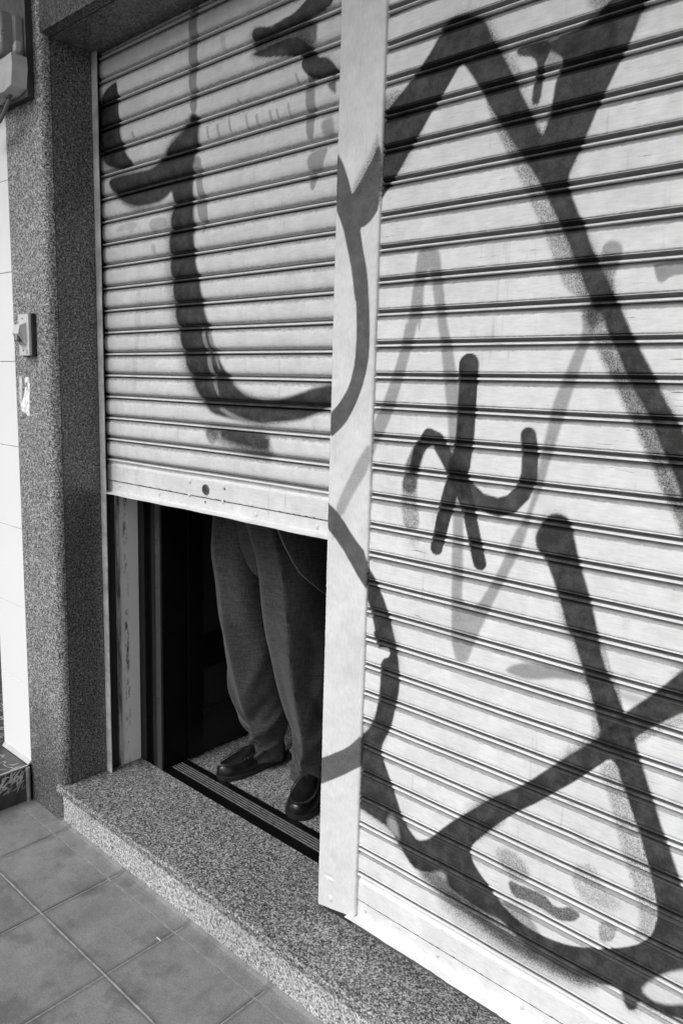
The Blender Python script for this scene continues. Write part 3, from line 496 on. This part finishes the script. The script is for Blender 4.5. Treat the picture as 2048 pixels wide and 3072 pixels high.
# ------------------------------------------------------------------ centre post
def smoothnoise(shape, k):
    a = rng.normal(size=shape)
    for _ in range(k): a = (a + np.roll(a, 1, 0) + np.roll(a, -1, 0) + np.roll(a, 1, 1) + np.roll(a, -1, 1)) / 5
    return a / a.std()
cp = thing('steel_post', 'white painted steel post dented at its foot between the two shutters', 'post', (-.055, 0, .165))
xs = np.arange(-.1240, .01601, .0028); zs_ = np.arange(0, 1.0001, 1 / 900.)
nx = len(xs); ny = len(zs_); zt = 2.735
u = (xs - xs[0]) / (xs[-1] - xs[0]); zb = .166 + (.194 - .166) * u; zb = zb + np.where(u > .93, (u - .93) * .08, 0)
Zp = zb[None, :] + (zt - zb[None, :]) * zs_[:, None]; Xp = np.tile(xs, (ny, 1)); edge = np.minimum(u, 1 - u) * .14
Yp = -.0150 + .0022 * np.clip(1 - edge / .004, 0, 1)[None, :] ** 2 + .00018 * smoothnoise((ny, nx), 14) + .00035 * np.interp(Zp, np.linspace(0, 2.8, 40), rng.normal(size=40))
for (cx, cz, sx, sz, d) in ((-.085, .37, .010, .03, .0035), (-.07, .33, .012, .018, .0025), (-.085, .27, .016, .006, .003), (-.075, .265, .01, .004, -.003), (-.055, .42, .02, .02, .0012), (-.03, .245, .02, .015, .001), (-.05, 1.0, .03, .06, .0008), (-.06, 2.3, .03, .05, -.0008), (-.03, 1.9, .02, .04, .0008)):
    Yp = Yp + d * np.exp(-((Xp - cx) / sx) ** 2 - ((Zp - cz) / sz) ** 2)
rough_edge = np.zeros((ny, nx)); rough_edge[:, -1] = rng.normal(size=ny) * .0004; rough_edge[:, 0] = rng.normal(size=ny) * .0004
Xp = Xp + rough_edge
# wrap the sides back into the wall as extra columns
def cols(side):
    s = -1 if side == 0 else 1; c = 0 if side == 0 else -1
    out = []
    for dx, dy in ((.0012, .0022), (.0014, .006), (.0014, .045)):
        out.append((Xp[:, c] + s * dx, Yp[:, c] + dy, Zp[:, c]))
    return out[::-1] if side == 0 else out
CL, CR = cols(0), cols(1)
GX = np.column_stack([c[0] for c in CL] + [Xp] + [c[0] for c in CR]); GY = np.column_stack([c[1] for c in CL] + [Yp] + [c[1] for c in CR]); GZ = np.column_stack([c[2] for c in CL] + [Zp] + [c[2] for c in CR])
def grid_obj(name, X, Y, Z, which, mat, parent):
    ny, nx = X.shape; off = np.array(wloc(parent)); V = np.stack([X, Y, Z], -1).reshape(-1, 3) - off
    i = np.arange((ny - 1) * nx).reshape(ny - 1, nx)[:, :-1].ravel(); F = np.stack([i, i + 1, i + nx + 1, i + nx], 1)
    me = bpy.data.meshes.new(name); me.vertices.add(len(V)); me.vertices.foreach_set('co', V.ravel()); me.loops.add(F.size); me.loops.foreach_set('vertex_index', F.ravel().astype(np.int32))
    me.polygons.add(len(F)); me.polygons.foreach_set('loop_start', np.arange(0, F.size, 4, dtype=np.int32)); me.update(calc_edges=True)
    me.polygons.foreach_set('use_smooth', [True] * len(F)); me.set_sharp_from_angle(angle=R(50))
    ink, gr = ink_at(X.ravel(), Z.ravel(), which)
    for nm, a in (('ink', ink), ('grain', gr)): me.attributes.new(nm, 'FLOAT', 'POINT').data.foreach_set('value', a.astype(np.float32))
    me.materials.append(mat); o = bpy.data.objects.new(name, me); link(o); o.parent = parent; return o
grid_obj('face', GX, GY, GZ, 'P', M_post, cp)
MB().box(-.110, .004, -.0105, .0300, .170, 2.73).build('core', M_dark, cp)
rivet(-.074, -.0148, .206, .0085, M_post, cp, False, 'bolt_head')
for nm in ('ink', 'grain'): cp.children[-1].data.attributes.new(nm, 'FLOAT', 'POINT')
# a dark shoe plate under the post and sill strip under the right shutter
MB().box(-.10, -.012, .002, .028, .1495, .1655, .001).build('foot_plate', M_dark, cp)
MB().box(-.01, 1.9, .006, .030, .1495, .1900, .001).build('sill_strip', mat_plain('dull rubber', .13, .8), rs)

# ------------------------------------------------------------------ door frame, threshold, open leaf
df = thing('door_frame', 'black aluminium door frame with a pale edged profile inside the opening', 'door frame', (-1.18, .14, .15))
MB().box(-1.2516, -1.2150, .1405, .1900, .1495, 2.6, .0008).build('outer_profile', M_black2, df)
MB().box(-1.2148, -1.1700, .1560, .2000, .1495, 2.6, .0008).build('recess_profile', M_black, df)
MB().box(-1.1698, -1.1420, .1410, .2000, .1495, 2.6, .003).build('middle_profile', M_black2, df)
MB().box(-1.1418, -1.1110, .1385, .1500, .1495, 2.6, .003).build('stop_profile', mat_plain('brushed dark metal', .06, .35, .2, .15, 40, .1), df)
MB().box(-1.1418, -1.1125, .1502, .2600, .1495, 2.6, .001).build('rebate', M_black, df)
MB().box(-1.2516, 1.0, .1405, .26, 2.45, 2.6).build('head_profile', M_black2, df)
M_ribm = mat_plain('worn track metal', .16, .35, .2, .5, 60, .1)
th = thing('door_threshold', 'black metal threshold with raised ribs set into the granite floor', 'threshold', (-.4, .2, .15))
MB().box(-1.1108, 1.2, .1408, .1800, .12, .1510, .0008).build('front_plate', M_black, th)
MB().box(-1.1108, 1.2, .1802, .2340, .12, .1490).build('track_bed', M_black, th)
for i in range(5):
    y = .1850 + i * .0108
    MB().prism([(y - .0014, .1491), (y - .0009, .1540), (y + .0009, .1540), (y + .0014, .1491)], 'x', -1.105, 1.2, 0, .0003).build('rib', M_ribm, th)
MB().box(-1.1108, 1.2, .2342, .2602, .12, .1530, .001).build('back_plate', M_black, th)
dl = thing('open_door', 'black panelled door leaf swung inward on the left of the opening', 'door', (-1.1, .27, .15))
MB().box(-1.135, -1.0990, .262, .330, .156, 2.35, .002).build('hinge_stile', M_black, dl)
MB().box(-1.135, -1.0990, .980, 1.06, .156, 2.35, .002).build('lock_stile', M_black, dl)
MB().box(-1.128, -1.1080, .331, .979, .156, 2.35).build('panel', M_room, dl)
MB().prism([(.331, .318), (.331, .346), (.979, .346), (.979, .318)], 'x', -1.135, -1.098, 0, .002).build('bottom_rail', M_black2, dl)
MB().box(-1.135, -1.0990, .331, .979, .52, .66, .002).build('lock_rail', M_black, dl)
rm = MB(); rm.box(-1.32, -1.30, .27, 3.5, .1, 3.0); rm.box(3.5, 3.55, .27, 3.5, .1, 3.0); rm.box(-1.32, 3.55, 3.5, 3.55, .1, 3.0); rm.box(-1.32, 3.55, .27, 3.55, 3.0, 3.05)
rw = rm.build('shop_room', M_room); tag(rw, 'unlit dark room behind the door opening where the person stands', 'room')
# masonry behind the right shutter and above, and the facade out of the frame to the right
wb = MB().box(1.0, 3.6, .13, .24, .149, 2.9).box(-1.3, 3.6, .301, .36, 2.62, 3.4).build('wall_behind_shutter', M_room); tag(wb, 'dark inner wall behind the shutters', 'wall')

# ------------------------------------------------------------------ meter box on its board
bd = thing('mounting_board', 'weathered wooden board screwed to the pillar, top left corner', 'board', (-1.4, -.19, 2.55))
m = MB(); m.box(-1.68, -1.3065, -.2115, -.1885, 2.545, 3.2, .001)
o = m.build('board_face', [M_wood, M_wood2], bd)
for p_ in o.data.polygons:
    if p_.normal.x > .7 or p_.normal.z < -.7: p_.material_index = 1
mb = thing('electric_meter', 'grey electric meter housing with rounded window frame on the wooden board', 'electric meter', (-1.4, -.215, 2.6))
MB().box(-1.60, -1.3180, -.2400, -.2117, 2.652, 2.782, .006).build('housing', M_box, mb)
cv = MB(); cv.prism([(-1.62, 2.655), (-1.345, 2.655), (-1.3000, 2.661), (-1.2960, 2.625), (-1.3080, 2.566), (-1.36, 2.556), (-1.62, 2.556)], 'y', -.2650, -.2118, 0, .003)
tc = cv.build('terminal_cover', M_box2, mb)
m = MB(); disc(m, -1.445, 2.628, .004, -.2651, -.2662); m.build('cover_screw', M_dark, tc)
def rrect(x0, x1, z0, z1, r_, n=6):
    P = []
    for cx, cz, a in ((x1 - r_, z1 - r_, 0), (x0 + r_, z1 - r_, 90), (x0 + r_, z0 + r_, 180), (x1 - r_, z0 + r_, 270)):
        for i in range(n + 1): P.append((cx + r_ * math.cos(R(a + 90 * i / n)), cz + r_ * math.sin(R(a + 90 * i / n))))
    return P
P = rrect(-1.52, -1.3380, 2.668, 2.800, .030)
MB().prism(P, 'y', -.2700, -.2402, 0, .003).build('window_housing', M_box, mb)
fr = MB(); fr.tube([(x, -.2740, z) for x, z in rrect(-1.515, -1.343, 2.673, 2.795, .028, 8)], .0075, 10, True); wf = fr.build('window_frame', M_box2, mb)
MB().prism(rrect(-1.505, -1.352, 2.682, 2.787, .02), 'y', -.2725, -.2701).build('glass', mat_plain('meter glass', .06, .08, 0, .1, 5, 0), wf)
m = MB(); disc(m, -1.3330, 2.722, .0050, -.2700, -.2800, 10); m.build('frame_screw', M_steel, mb)
m = MB(); m.prism([(-1.322, 2.690), (-1.300, 2.700), (-1.300, 2.674), (-1.312, 2.668), (-1.322, 2.672)], 'y', -.2480, -.2300, 0, .0015); m.build('latch', M_box2, mb)
k = 0
for cx, lab in ((-1.372, 'thick grey cable curving out below the meter, nearest the pillar corner'), (-1.395, 'black cable curving out below the meter, middle one of three'), (-1.42, 'black cable below the meter, farthest from the pillar corner')):
    pts = []
    for i in range(14):
        u = i / 13; pts.append((cx - .14 * u ** 2.2, -.235 - .012 * math.sin(u * 3), 2.562 - .085 * math.sin(u * 1.5) - .01 * k))
    o = MB().tube(pts, .0065 if k == 0 else .005, 10).build('cable', M_wood if k == 0 else M_dark); tag(o, lab, 'cable', 'cables below the electric meter'); k += 1

# ------------------------------------------------------------------ bell switch on the pillar
bs = thing('bell_switch', 'hooded push button switch on a pale plate fixed to the granite pillar', 'bell switch', (-1.39, -.19, 1.795))
MB().box(-1.428, -1.3490, -.2025, -.1882, 1.722, 1.868, .002).build('back_box', M_dark, bs)
MB().box(-1.4300, -1.3545, -.2140, -.2026, 1.7245, 1.8655, .003).build('plate', M_plate, bs)
hd = MB(); hx0, hx1 = -1.419, -1.372
hv = [(hx0, -.2141, 1.836), (hx1 + .004, -.2141, 1.836), (hx0 + .002, -.236, 1.826), (hx1, -.236, 1.826), (hx0 + .002, -.242, 1.798), (hx1, -.242, 1.798), (hx0, -.2141, 1.760), (hx1 + .004, -.2141, 1.760), (hx0 + .004, -.222, 1.766), (hx1 - .002, -.222, 1.766)]
hd.add(hv, [(0, 2, 3, 1), (2, 4, 5, 3), (1, 3, 5, 9, 7), (0, 6, 8, 4, 2), (4, 8, 6, 7, 9, 5)])
hood = hd.build('hood', M_plate, bs)
MB().box(hx0 + .007, hx1 - .006, -.2390, -.2145, 1.771, 1.7965, .0015).build('push_button', mat_plain('button', .07, .35), bs)
rg = MB(); rg.tube([(-1.3955 + .006 * math.cos(a * .3927), -.2394, 1.784 + .008 * math.sin(a * .3927)) for a in range(16)], .0009, 6, True); rg.box(-1.3961, -1.3949, -.2398, -.2391, 1.779, 1.789)
rg.build('button_mark', M_tile, bs.children[-1])
for z in (1.8500, 1.7420): MB().prism([(-1.3965 + .0032 * math.cos(a * .6283), z + .0038 * math.sin(a * .6283)) for a in range(10)], 'y', -.2146, -.2138).build('screw_hole', M_dark, bs)
pr = MB()
for i in range(5): pr.box(-1.379, -1.3630 + .001 * (i % 2), -.2144, -.2139, 1.731 + i * .0028, 1.7325 + i * .0028)
pr.build('fine_print', mat_plain('faded print', .25, .6), bs.children[1])

# ------------------------------------------------------------------ person
LEG1 = [[-0.899, 0.33, 1.182, 0.086], [-0.897, 0.33, 1.152, 0.087], [-0.89, 0.34, 1.031, 0.104], [-0.876, 0.35, 0.925, 0.108], [-0.873, 0.37, 0.782, 0.114], [-0.874, 0.4, 0.637, 0.116], [-0.877, 0.43, 0.487, 0.111], [-0.877, 0.45, 0.392, 0.102], [-0.867, 0.46, 0.336, 0.089], [-0.855, 0.465, 0.294, 0.074], [-0.862, 0.47, 0.245, 0.068], [-0.861, 0.47, 0.199, 0.06]]
LEG2 = [[-0.699, 0.33, 1.208, 0.11], [-0.678, 0.33, 1.154, 0.11], [-0.642, 0.34, 1.054, 0.112], [-0.619, 0.35, 0.931, 0.115], [-0.599, 0.37, 0.765, 0.117], [-0.591, 0.4, 0.61, 0.11], [-0.58, 0.42, 0.485, 0.096], [-0.574, 0.43, 0.411, 0.082], [-0.583, 0.44, 0.342, 0.076], [-0.601, 0.45, 0.279, 0.075]]
ps = thing('person', 'person seen only from the hips down, in dark creased trousers and black moccasins', 'person', (-.75, .45, .149))
def trouser(rows, crease, sharp, seed, folds):
    A = np.array(rows)[::-1]; zz = A[:, 2]; n = 96; N = 110; rings = []
    zs = np.linspace(zz[0], zz[-1], N)
    X, Y, RR = [np.interp(zs, zz, A[:, k]) for k in (0, 1, 3)]
    for a in (X, Y, RR):                      # take the corners off the interpolation
        for _ in range(6): a[1:-1] = (a[:-2] + 2 * a[1:-1] + a[2:]) / 4
    rs_ = np.random.default_rng(seed)
    for i, z in enumerate(zs):
        r_ = []; cr = np.interp(z, [crease[0][0], crease[1][0]], [crease[0][1], crease[1][1]])
        low = np.clip((.48 - z) / .22, 0, 1)
        for k in range(n):
            th_ = 2 * math.pi * k / n; d = (th_ - cr + math.pi) % (2 * math.pi) - math.pi
            rad = 1.0
            # pressed crease: two flat faces meeting at the crease
            ph = math.acos(1 / sharp); rad = 1 / math.cos(ph - abs(d)) if abs(d) < ph else 1.0
            db = (th_ - cr) % (2 * math.pi) - math.pi; rad += .10 * max(0, 1 - abs(db) / .8)
            R_ = RR[i] * rad
            f = 0
            for (fz, fa, slope, wdt, amp, span) in folds:
                dd = (th_ - fa + math.pi) % (2 * math.pi) - math.pi; c_ = fz + slope * dd
                f += 1.7 * amp * math.exp(-((z - c_) / wdt) ** 2) * math.exp(-(dd / span) ** 2)
            f += .0036 * math.sin(th_ * 5 + 2.2 * math.sin(z * 5 + seed) + seed) * min(1, max(0, (z - .2) * 3)); f += low * .0050 * math.sin(th_ * 3 + z * 46 + seed) + .0018 * math.sin(th_ * 2 + z * 17 + seed * 2) + .0012 * math.sin(th_ * 5 - z * 9 + seed)
            zw = z + (low ** 3) * .010 * math.sin(th_ * 2 + seed) * np.clip((.33 - z) / .1, 0, 1)
            r_.append((X[i] + (R_ + f) * math.cos(th_), Y[i] + (R_ + f) * math.sin(th_), zw))
        rings.append(r_)
    # turn the hem under
    c = np.array(rings[0]).mean(0); rings = [[tuple(c + (np.array(p) - c) * .93 + np.array((0, 0, .012))) for p in rings[0]], [tuple(c + (np.array(p) - c) * .985 + np.array((0, 0, -.001))) for p in rings[0]]] + rings
    return rings
F1 = [(.285, -1.6, .07, .016, .012, .9), (.252, -1.3, -.06, .011, -.009, .9), (.228, -1.0, .05, .012, .011, .8), (.200, -2.0, .03, .010, -.006, .8), (.335, -2.3, -.08, .020, .009, .7), (.36, -.4, .1, .02, .008, .6), (.40, -1.0, .10, .03, -.008, .7), (.44, -2.0, -.16, .03, .007, .8), (.55, -.9, .2, .05, .006, .6), (.68, -1.9, -.12, .07, -.005, .6), (.9, -.8, .1, .1, .005, .5)]
F2 = [(.320, -2.2, .06, .016, .009, .7), (.285, -1.5, -.06, .012, -.008, .8), (.255, -2.3, .05, .012, .010, .7), (.222, -1.2, -.03, .010, -.006, .8), (.40, -.6, .08, .03, .006, .6), (.60, -.4, .2, .06, .006, .5), (.80, -.5, -.15, .06, -.005, .5), (.5, -.3, -.2, .05, -.006, .5)]
LEG1 = LEG1[:-1] + [[-0.866, 0.462, 0.215, 0.070], [-0.868, 0.462, 0.178, 0.066]]
LEG2 = LEG2[:-1] + [[-0.600, 0.445, 0.279, 0.072], [-0.604, 0.445, 0.225, 0.071], [-0.606, 0.445, 0.192, 0.068]]
tr = MB()
tr.loft(trouser(LEG1, ((.3, R(-75)), (1.1, R(-95))), 1.12, 3, F1), True)
tr.loft(trouser(LEG2, ((.27, R(-72)), (1.12, R(-50))), 1.30, 5, F2), True)
# seat of the trousers joining both legs
hip = []
for z, w, dpt, cx in ((.96, .05, .06, -.775), (.985, .085, .085, -.775), (1.02, .12, .10, -.775), (1.07, .145, .115, -.775), (1.10, .165, .115, -.79), (1.15, .19, .115, -.81), (1.24, .185, .115, -.82), (1.30, .175, .11, -.82)):
    hip.append([(cx + w * math.cos(2 * math.pi * k / 40), .385 + dpt * math.sin(2 * math.pi * k / 40), z) for k in range(40)])
tr.loft(hip, True)
tro = tr.build('trousers', M_trous, ps, 70); tro['label'] = 'dark grey woven trousers with pressed creases and rumpled hems'
# jacket: open front whose curved hem shows at the right hip
jk = MB(); rings = []; N = 44
hem = lambda a: 0
levels = 16
def jz(a):
    # hem height round the body (-90 deg faces the street): cut away at the front, low over the right hip
    d = (math.degrees(a) + 180) % 360 - 180
    return float(np.interp(d, [-180, -50, -44, -38, -32, -26, -20, -14, -8, -2, 4, 10, 22, 40, 80, 110, 180], [1.24, 1.235, 1.148, 1.104, 1.06, 1.026, 1.008, .99, .974, .958, .946, .932, .912, .90, .93, 1.22, 1.24]))
prof_j = [(0, .225, .150), (.3, .225, .15), (.6, .215, .14), (1, .21, .125)]
for i in range(levels):
    u = i / (levels - 1); r_ = []
    for k in range(N * 2):
        a = 2 * math.pi * k / (N * 2); zb_ = jz(a); z = zb_ + (1.60 - zb_) * u; w = np.interp(z, [1.2, 1.6], [.275, .235]); dd = np.interp(z, [1.2, 1.6], [.185, .13])
        r_.append((-.77 + w * math.cos(a), .370 + dd * math.sin(a), z))
    rings.append(r_)
jk.loft(rings, False)
jo = jk.build('jacket', M_jack, ps, 70); sd = jo.modifiers.new('s', 'SOLIDIFY'); sd.thickness = .004; sd.offset = 1
pip = MB(); pip.tube([(x * 1.0, y, z) for x, y, z in [(p[0] + .0018 * math.cos(0), p[1] - .002, p[2]) for p in rings[0]]], .0026, 8, True); pip.build('hem_piping', mat_plain('hem piping', .16, .7), jo)

# body under the clothes: one continuous skinned figure
def skin(name, verts, edges, radii, mat, parent, root=0, lv=1):
    off = wloc(parent); me = bpy.data.meshes.new(name); me.from_pydata([Vector(v) - off for v in verts], edges, []); o = bpy.data.objects.new(name, me); link(o); o.parent = parent
    m_ = o.modifiers.new('k', 'SKIN'); m_.use_smooth_shade = True
    for i, r_ in enumerate(radii): me.skin_vertices[0].data[i].radius = (r_, r_)
    me.skin_vertices[0].data[root].use_root = True
    s_ = o.modifiers.new('d', 'SUBSURF'); s_.levels = lv; s_.render_levels = lv; me.materials.append(mat); return o
V = [(-.77, .36, 1.16), (-.78, .38, 1.30), (-.79, .40, 1.45), (-.80, .41, 1.58), (-.80, .40, 1.66), (-.80, .385, 1.76), (-.80, .38, 1.84),          # 0-6 spine, neck, head
     (-.875, .345, 1.02), (-.875, .385, .66), (-.862, .47, .27), (-.885, .40, .19),                                                                    # 7-10 leg
     (-.655, .345, 1.04), (-.595, .395, .66), (-.600, .452, .27), (-.56, .38, .19),                                                                    # 11-14 leg
     (-.98, .41, 1.56), (-1.03, .40, 1.32), (-.96, .24, 1.36), (-.945, .21, 1.37),                                                                  # 15-18 arm
     (-.62, .41, 1.56), (-.57, .40, 1.32), (-.66, .24, 1.36), (-.675, .21, 1.37)]
E_ = [(0, 1), (1, 2), (2, 3), (3, 4), (4, 5), (5, 6), (0, 7), (7, 8), (8, 9), (9, 10), (0, 11), (11, 12), (12, 13), (13, 14), (3, 15), (15, 16), (16, 17), (17, 18), (3, 19), (19, 20), (20, 21), (21, 22)]
Rr = [.075, .10, .12, .10, .055, .085, .075, .062, .05, .036, .036, .062, .05, .036, .036, .052, .040, .030, .034, .052, .040, .030, .034]
for s_, b_ in ((-1, 18), (1, 22)):
    bx, by, bz = V[b_]
    for q, (dx, dz, L_) in enumerate(((-.026, .012, .07), (-.009, .016, .078), (.008, .015, .073), (.024, .010, .058))):
        i0 = len(V); V += [(bx + dx * .9, by - .03, bz + dz * .4), (bx + dx, by - .03 - L_ * .5, bz + dz * .5 - .004), (bx + dx, by - .03 - L_ * .8, bz - .022)]; E_ += [(b_, i0), (i0, i0 + 1), (i0 + 1, i0 + 2)]; Rr += [.0095, .0085, .0075]
    i0 = len(V); V += [(bx - s_ * .034, by - .012, bz - .006), (bx - s_ * .046, by - .045, bz - .014)]; E_ += [(b_, i0), (i0, i0 + 1)]; Rr += [.011, .009]
body = skin('body', V, E_, Rr, M_skin, ps)
for sx, sy in ((-.864, .462), (-.602, .448)): MB().tube([(sx, sy, z) for z in (.17, .25, .34)], [.046, .043, .046], 16).build('sock', M_jack, ps)
hr = MB(); rings = []
for i in range(8):
    a = math.pi * .5 * i / 7.2; rings.append([(-.80 + .088 * math.cos(a) * math.cos(b * .3142), .392 + .10 * math.cos(a) * math.sin(b * .3142), 1.80 + .115 * math.sin(a)) for b in range(20)])
hr.loft(rings, True).build('hair', M_hair, ps)

# moccasins
def shoe(toe, heel, w, seed):
    toe = np.array(toe, float); heel = np.array(heel, float); ax = toe - heel; L = np.hypot(ax[0], ax[1]); ax = ax / L; sd_ = np.array((ax[1], -ax[0]))
    def P(u, s, z): q = heel[:2] + ax[:2] * u * L + sd_[:2] * s; return (q[0], q[1], ZS + z)
    us = [0, .02, .07, .16, .28, .42, .56, .68, .78, .86, .92, .96, .985, 1.0]
    wid = [.35, .52, .66, .72, .70, .74, .90, 1.0, .98, .90, .76, .58, .38, .12]
    sole = MB(); rings = []
    for z, g in ((0, .94), (.004, 1.0), (.018, 1.0), (.022, .95)):
        rings.append([P(.5 + (u - .5) * (g * .02 + .98), s * w * ww * g, z) for s, seq in ((1, list(zip(us, wid))), (-1, list(zip(us, wid))[::-1])) for u, ww in seq])
    sole.loft(rings, True)
    up = MB(); hts = [.070, .074, .078, .080, .078, .088, .080, .066, .058, .052, .047, .042, .036, .026]; rings = []
    for u, ww, h in zip(us, wid, hts):
        r_ = []
        for k in range(28):
            a = math.pi * k / 27; c, s_ = math.cos(a), math.sin(a)
            sx = math.copysign(abs(c) ** .62, c); sz = abs(s_) ** .62
            # sides swell low down, the top plane narrows: moccasin apron
            ww2 = w * ww * .97 * (1 - .30 * sz ** 2.2)
            r_.append(P(u, sx * ww2, .016 + h * sz * (1 if u > .30 else 1)))
        r_ += [P(u, -w * ww * .93 + 2 * w * ww * .93 * j / 5, .015) for j in range(1, 5)]
        rings.append(r_)
    up.loft(rings, True)
    # seam ridge of the apron, gathered stitches, instep strap and collar
    seam = MB(); pts = []
    sp_u = [.36, .48, .62, .76, .87, .93, .958]; ap = [.86, .88, .88, .86, .76, .54, .22]
    def surf(u, f):
        h = np.interp(u, us, hts); ww = np.interp(u, us, wid) * w; s = abs(f); a = math.acos(min(1, s)); sz = math.sin(a) ** .62
        return h * sz, ww
    line = [(u, a) for u, a in zip(sp_u, ap)] + [(u, -a) for u, a in zip(sp_u[::-1], ap[::-1])]
    for u, f in line:
        h, ww = surf(u, abs(f) ** (1 / .62) if 0 else f); pts.append(P(u, f * ww * .86, .019 + np.interp(u, us, hts) * (1 - .30 * abs(f) ** 2.6)))
    seam.tube(pts, .0017, 8)
    st_ = MB(); pv = np.array(pts)
    tt = np.linspace(0, len(pv) - 1, 44)
    for t_ in tt[1:-1]:
        i = int(t_); f = t_ - i; p = pv[i] * (1 - f) + pv[min(i + 1, len(pv) - 1)] * f; cen = np.array(P(.62, 0, .02)); d = (p - cen); d[2] = 0; d = d / (np.linalg.norm(d) + 1e-9)
        st_.tube([tuple(p + np.array((0, 0, .0022))), tuple(p + d * .006 + np.array((0, 0, -.004)))], .0011, 5)
    tongue = MB(); rings = []
    for u, hh, wz in ((.62, .076, .30), (.52, .092, .40), (.42, .104, .46), (.36, .112, .46)):
        rings.append([P(u, w * wz * math.cos(math.pi * k / 12) * 1.0, .012 + hh * (math.sin(math.pi * k / 12) ** .6)) for k in range(13)])
    tongue.loft(rings, False)
    col = MB(); col.tube([P(.06 + .16 * (1 - math.cos(a)) * 1.0, w * .60 * math.sin(a), .092 + .012 * (1 - math.cos(a)) * .5) for a in np.linspace(.0, 2 * math.pi, 25)[:-1]], .0045, 8, True)
    r_ = MB(); a_ = up.build('shoe', M_shoe, ps, 60)
    for mm_, nm, mt in ((sole, 'sole', M_sole), (seam, 'seam', M_seam), (st_, 'stitching', M_seam), (tongue, 'tongue', M_shoe)): mm_.build(nm, mt, a_, 60)
    ss = a_.modifiers.new('d', 'SUBSURF'); ss.levels = 1; ss.render_levels = 1
    return a_
shoe((-.900, .246, 0), (-.852, .545, 0), .052, 1)['label'] = 'black moccasin pointing out of the doorway on the left'
shoe((-.492, .258, 0), (-.622, .530, 0), .060, 2)['label'] = 'black moccasin half hidden by the steel post'

# unseen canopy added above the frame to shade the head of the shutters
cn = MB().box(-6, 6, -1.65, -.19, 3.75, 3.95).box(-6, 6, -.19, .3, 3.4, 6).build('added_shade_canopy', M_grout); tag(cn, 'plain unseen canopy added above the frame to shade the shutter tops', 'canopy')
# ------------------------------------------------------------------ world, sun, camera
w = bpy.data.worlds.new('World'); sc.world = w; w.use_nodes = True; nt = w.node_tree; bg = nt.nodes['Background']
sky = nt.nodes.new('ShaderNodeTexSky'); sky.sky_type = 'NISHITA'; sky.sun_disc = False
ELEV, AZ = 46, 258      # sun height and compass-like angle in the XY plane (0 = +X, counter-clockwise)
sky.sun_elevation = R(ELEV); sky.sun_rotation = R(90 - AZ); sky.altitude = 0; sky.air_density = 1.4; sky.dust_density = 4
bw = nt.nodes.new('ShaderNodeRGBToBW'); nt.links.new(sky.outputs[0], bw.inputs[0]); nt.links.new(bw.outputs[0], bg.inputs[0]); bg.inputs[1].default_value = .125
sl = bpy.data.lights.new('sun', 'SUN'); sl.energy = 1.1; sl.angle = R(22); sun = bpy.data.objects.new('sun', sl); link(sun)
d = Vector((math.cos(R(AZ)) * math.cos(R(ELEV)), math.sin(R(AZ)) * math.cos(R(ELEV)), math.sin(R(ELEV))))
sun.rotation_euler = d.to_track_quat('Z', 'Y').to_euler(); sun.location = (0, -5, 6)
cd = bpy.data.cameras.new('camera'); cam = bpy.data.objects.new('camera', cd); link(cam); sc.camera = cam
cam.location = (1.2333, -1.4857, 1.6490); cam.rotation_euler = (1.407935, -.028642, .731754)
cd.sensor_fit = 'VERTICAL'; cd.sensor_height = 36; cd.lens = 36 * 2285.05 / 3072; cd.clip_end = 2000; cd.clip_start = .02
vs = sc.view_settings; sc.display_settings.display_device = 'sRGB'; vs.view_transform = 'Standard'; vs.look = 'None'; vs.gamma = 1; vs.exposure = 0.38
try: vs.use_curve_mapping = False
except Exception: pass
sc.cycles.max_bounces = 6; sc.cycles.use_denoising = True
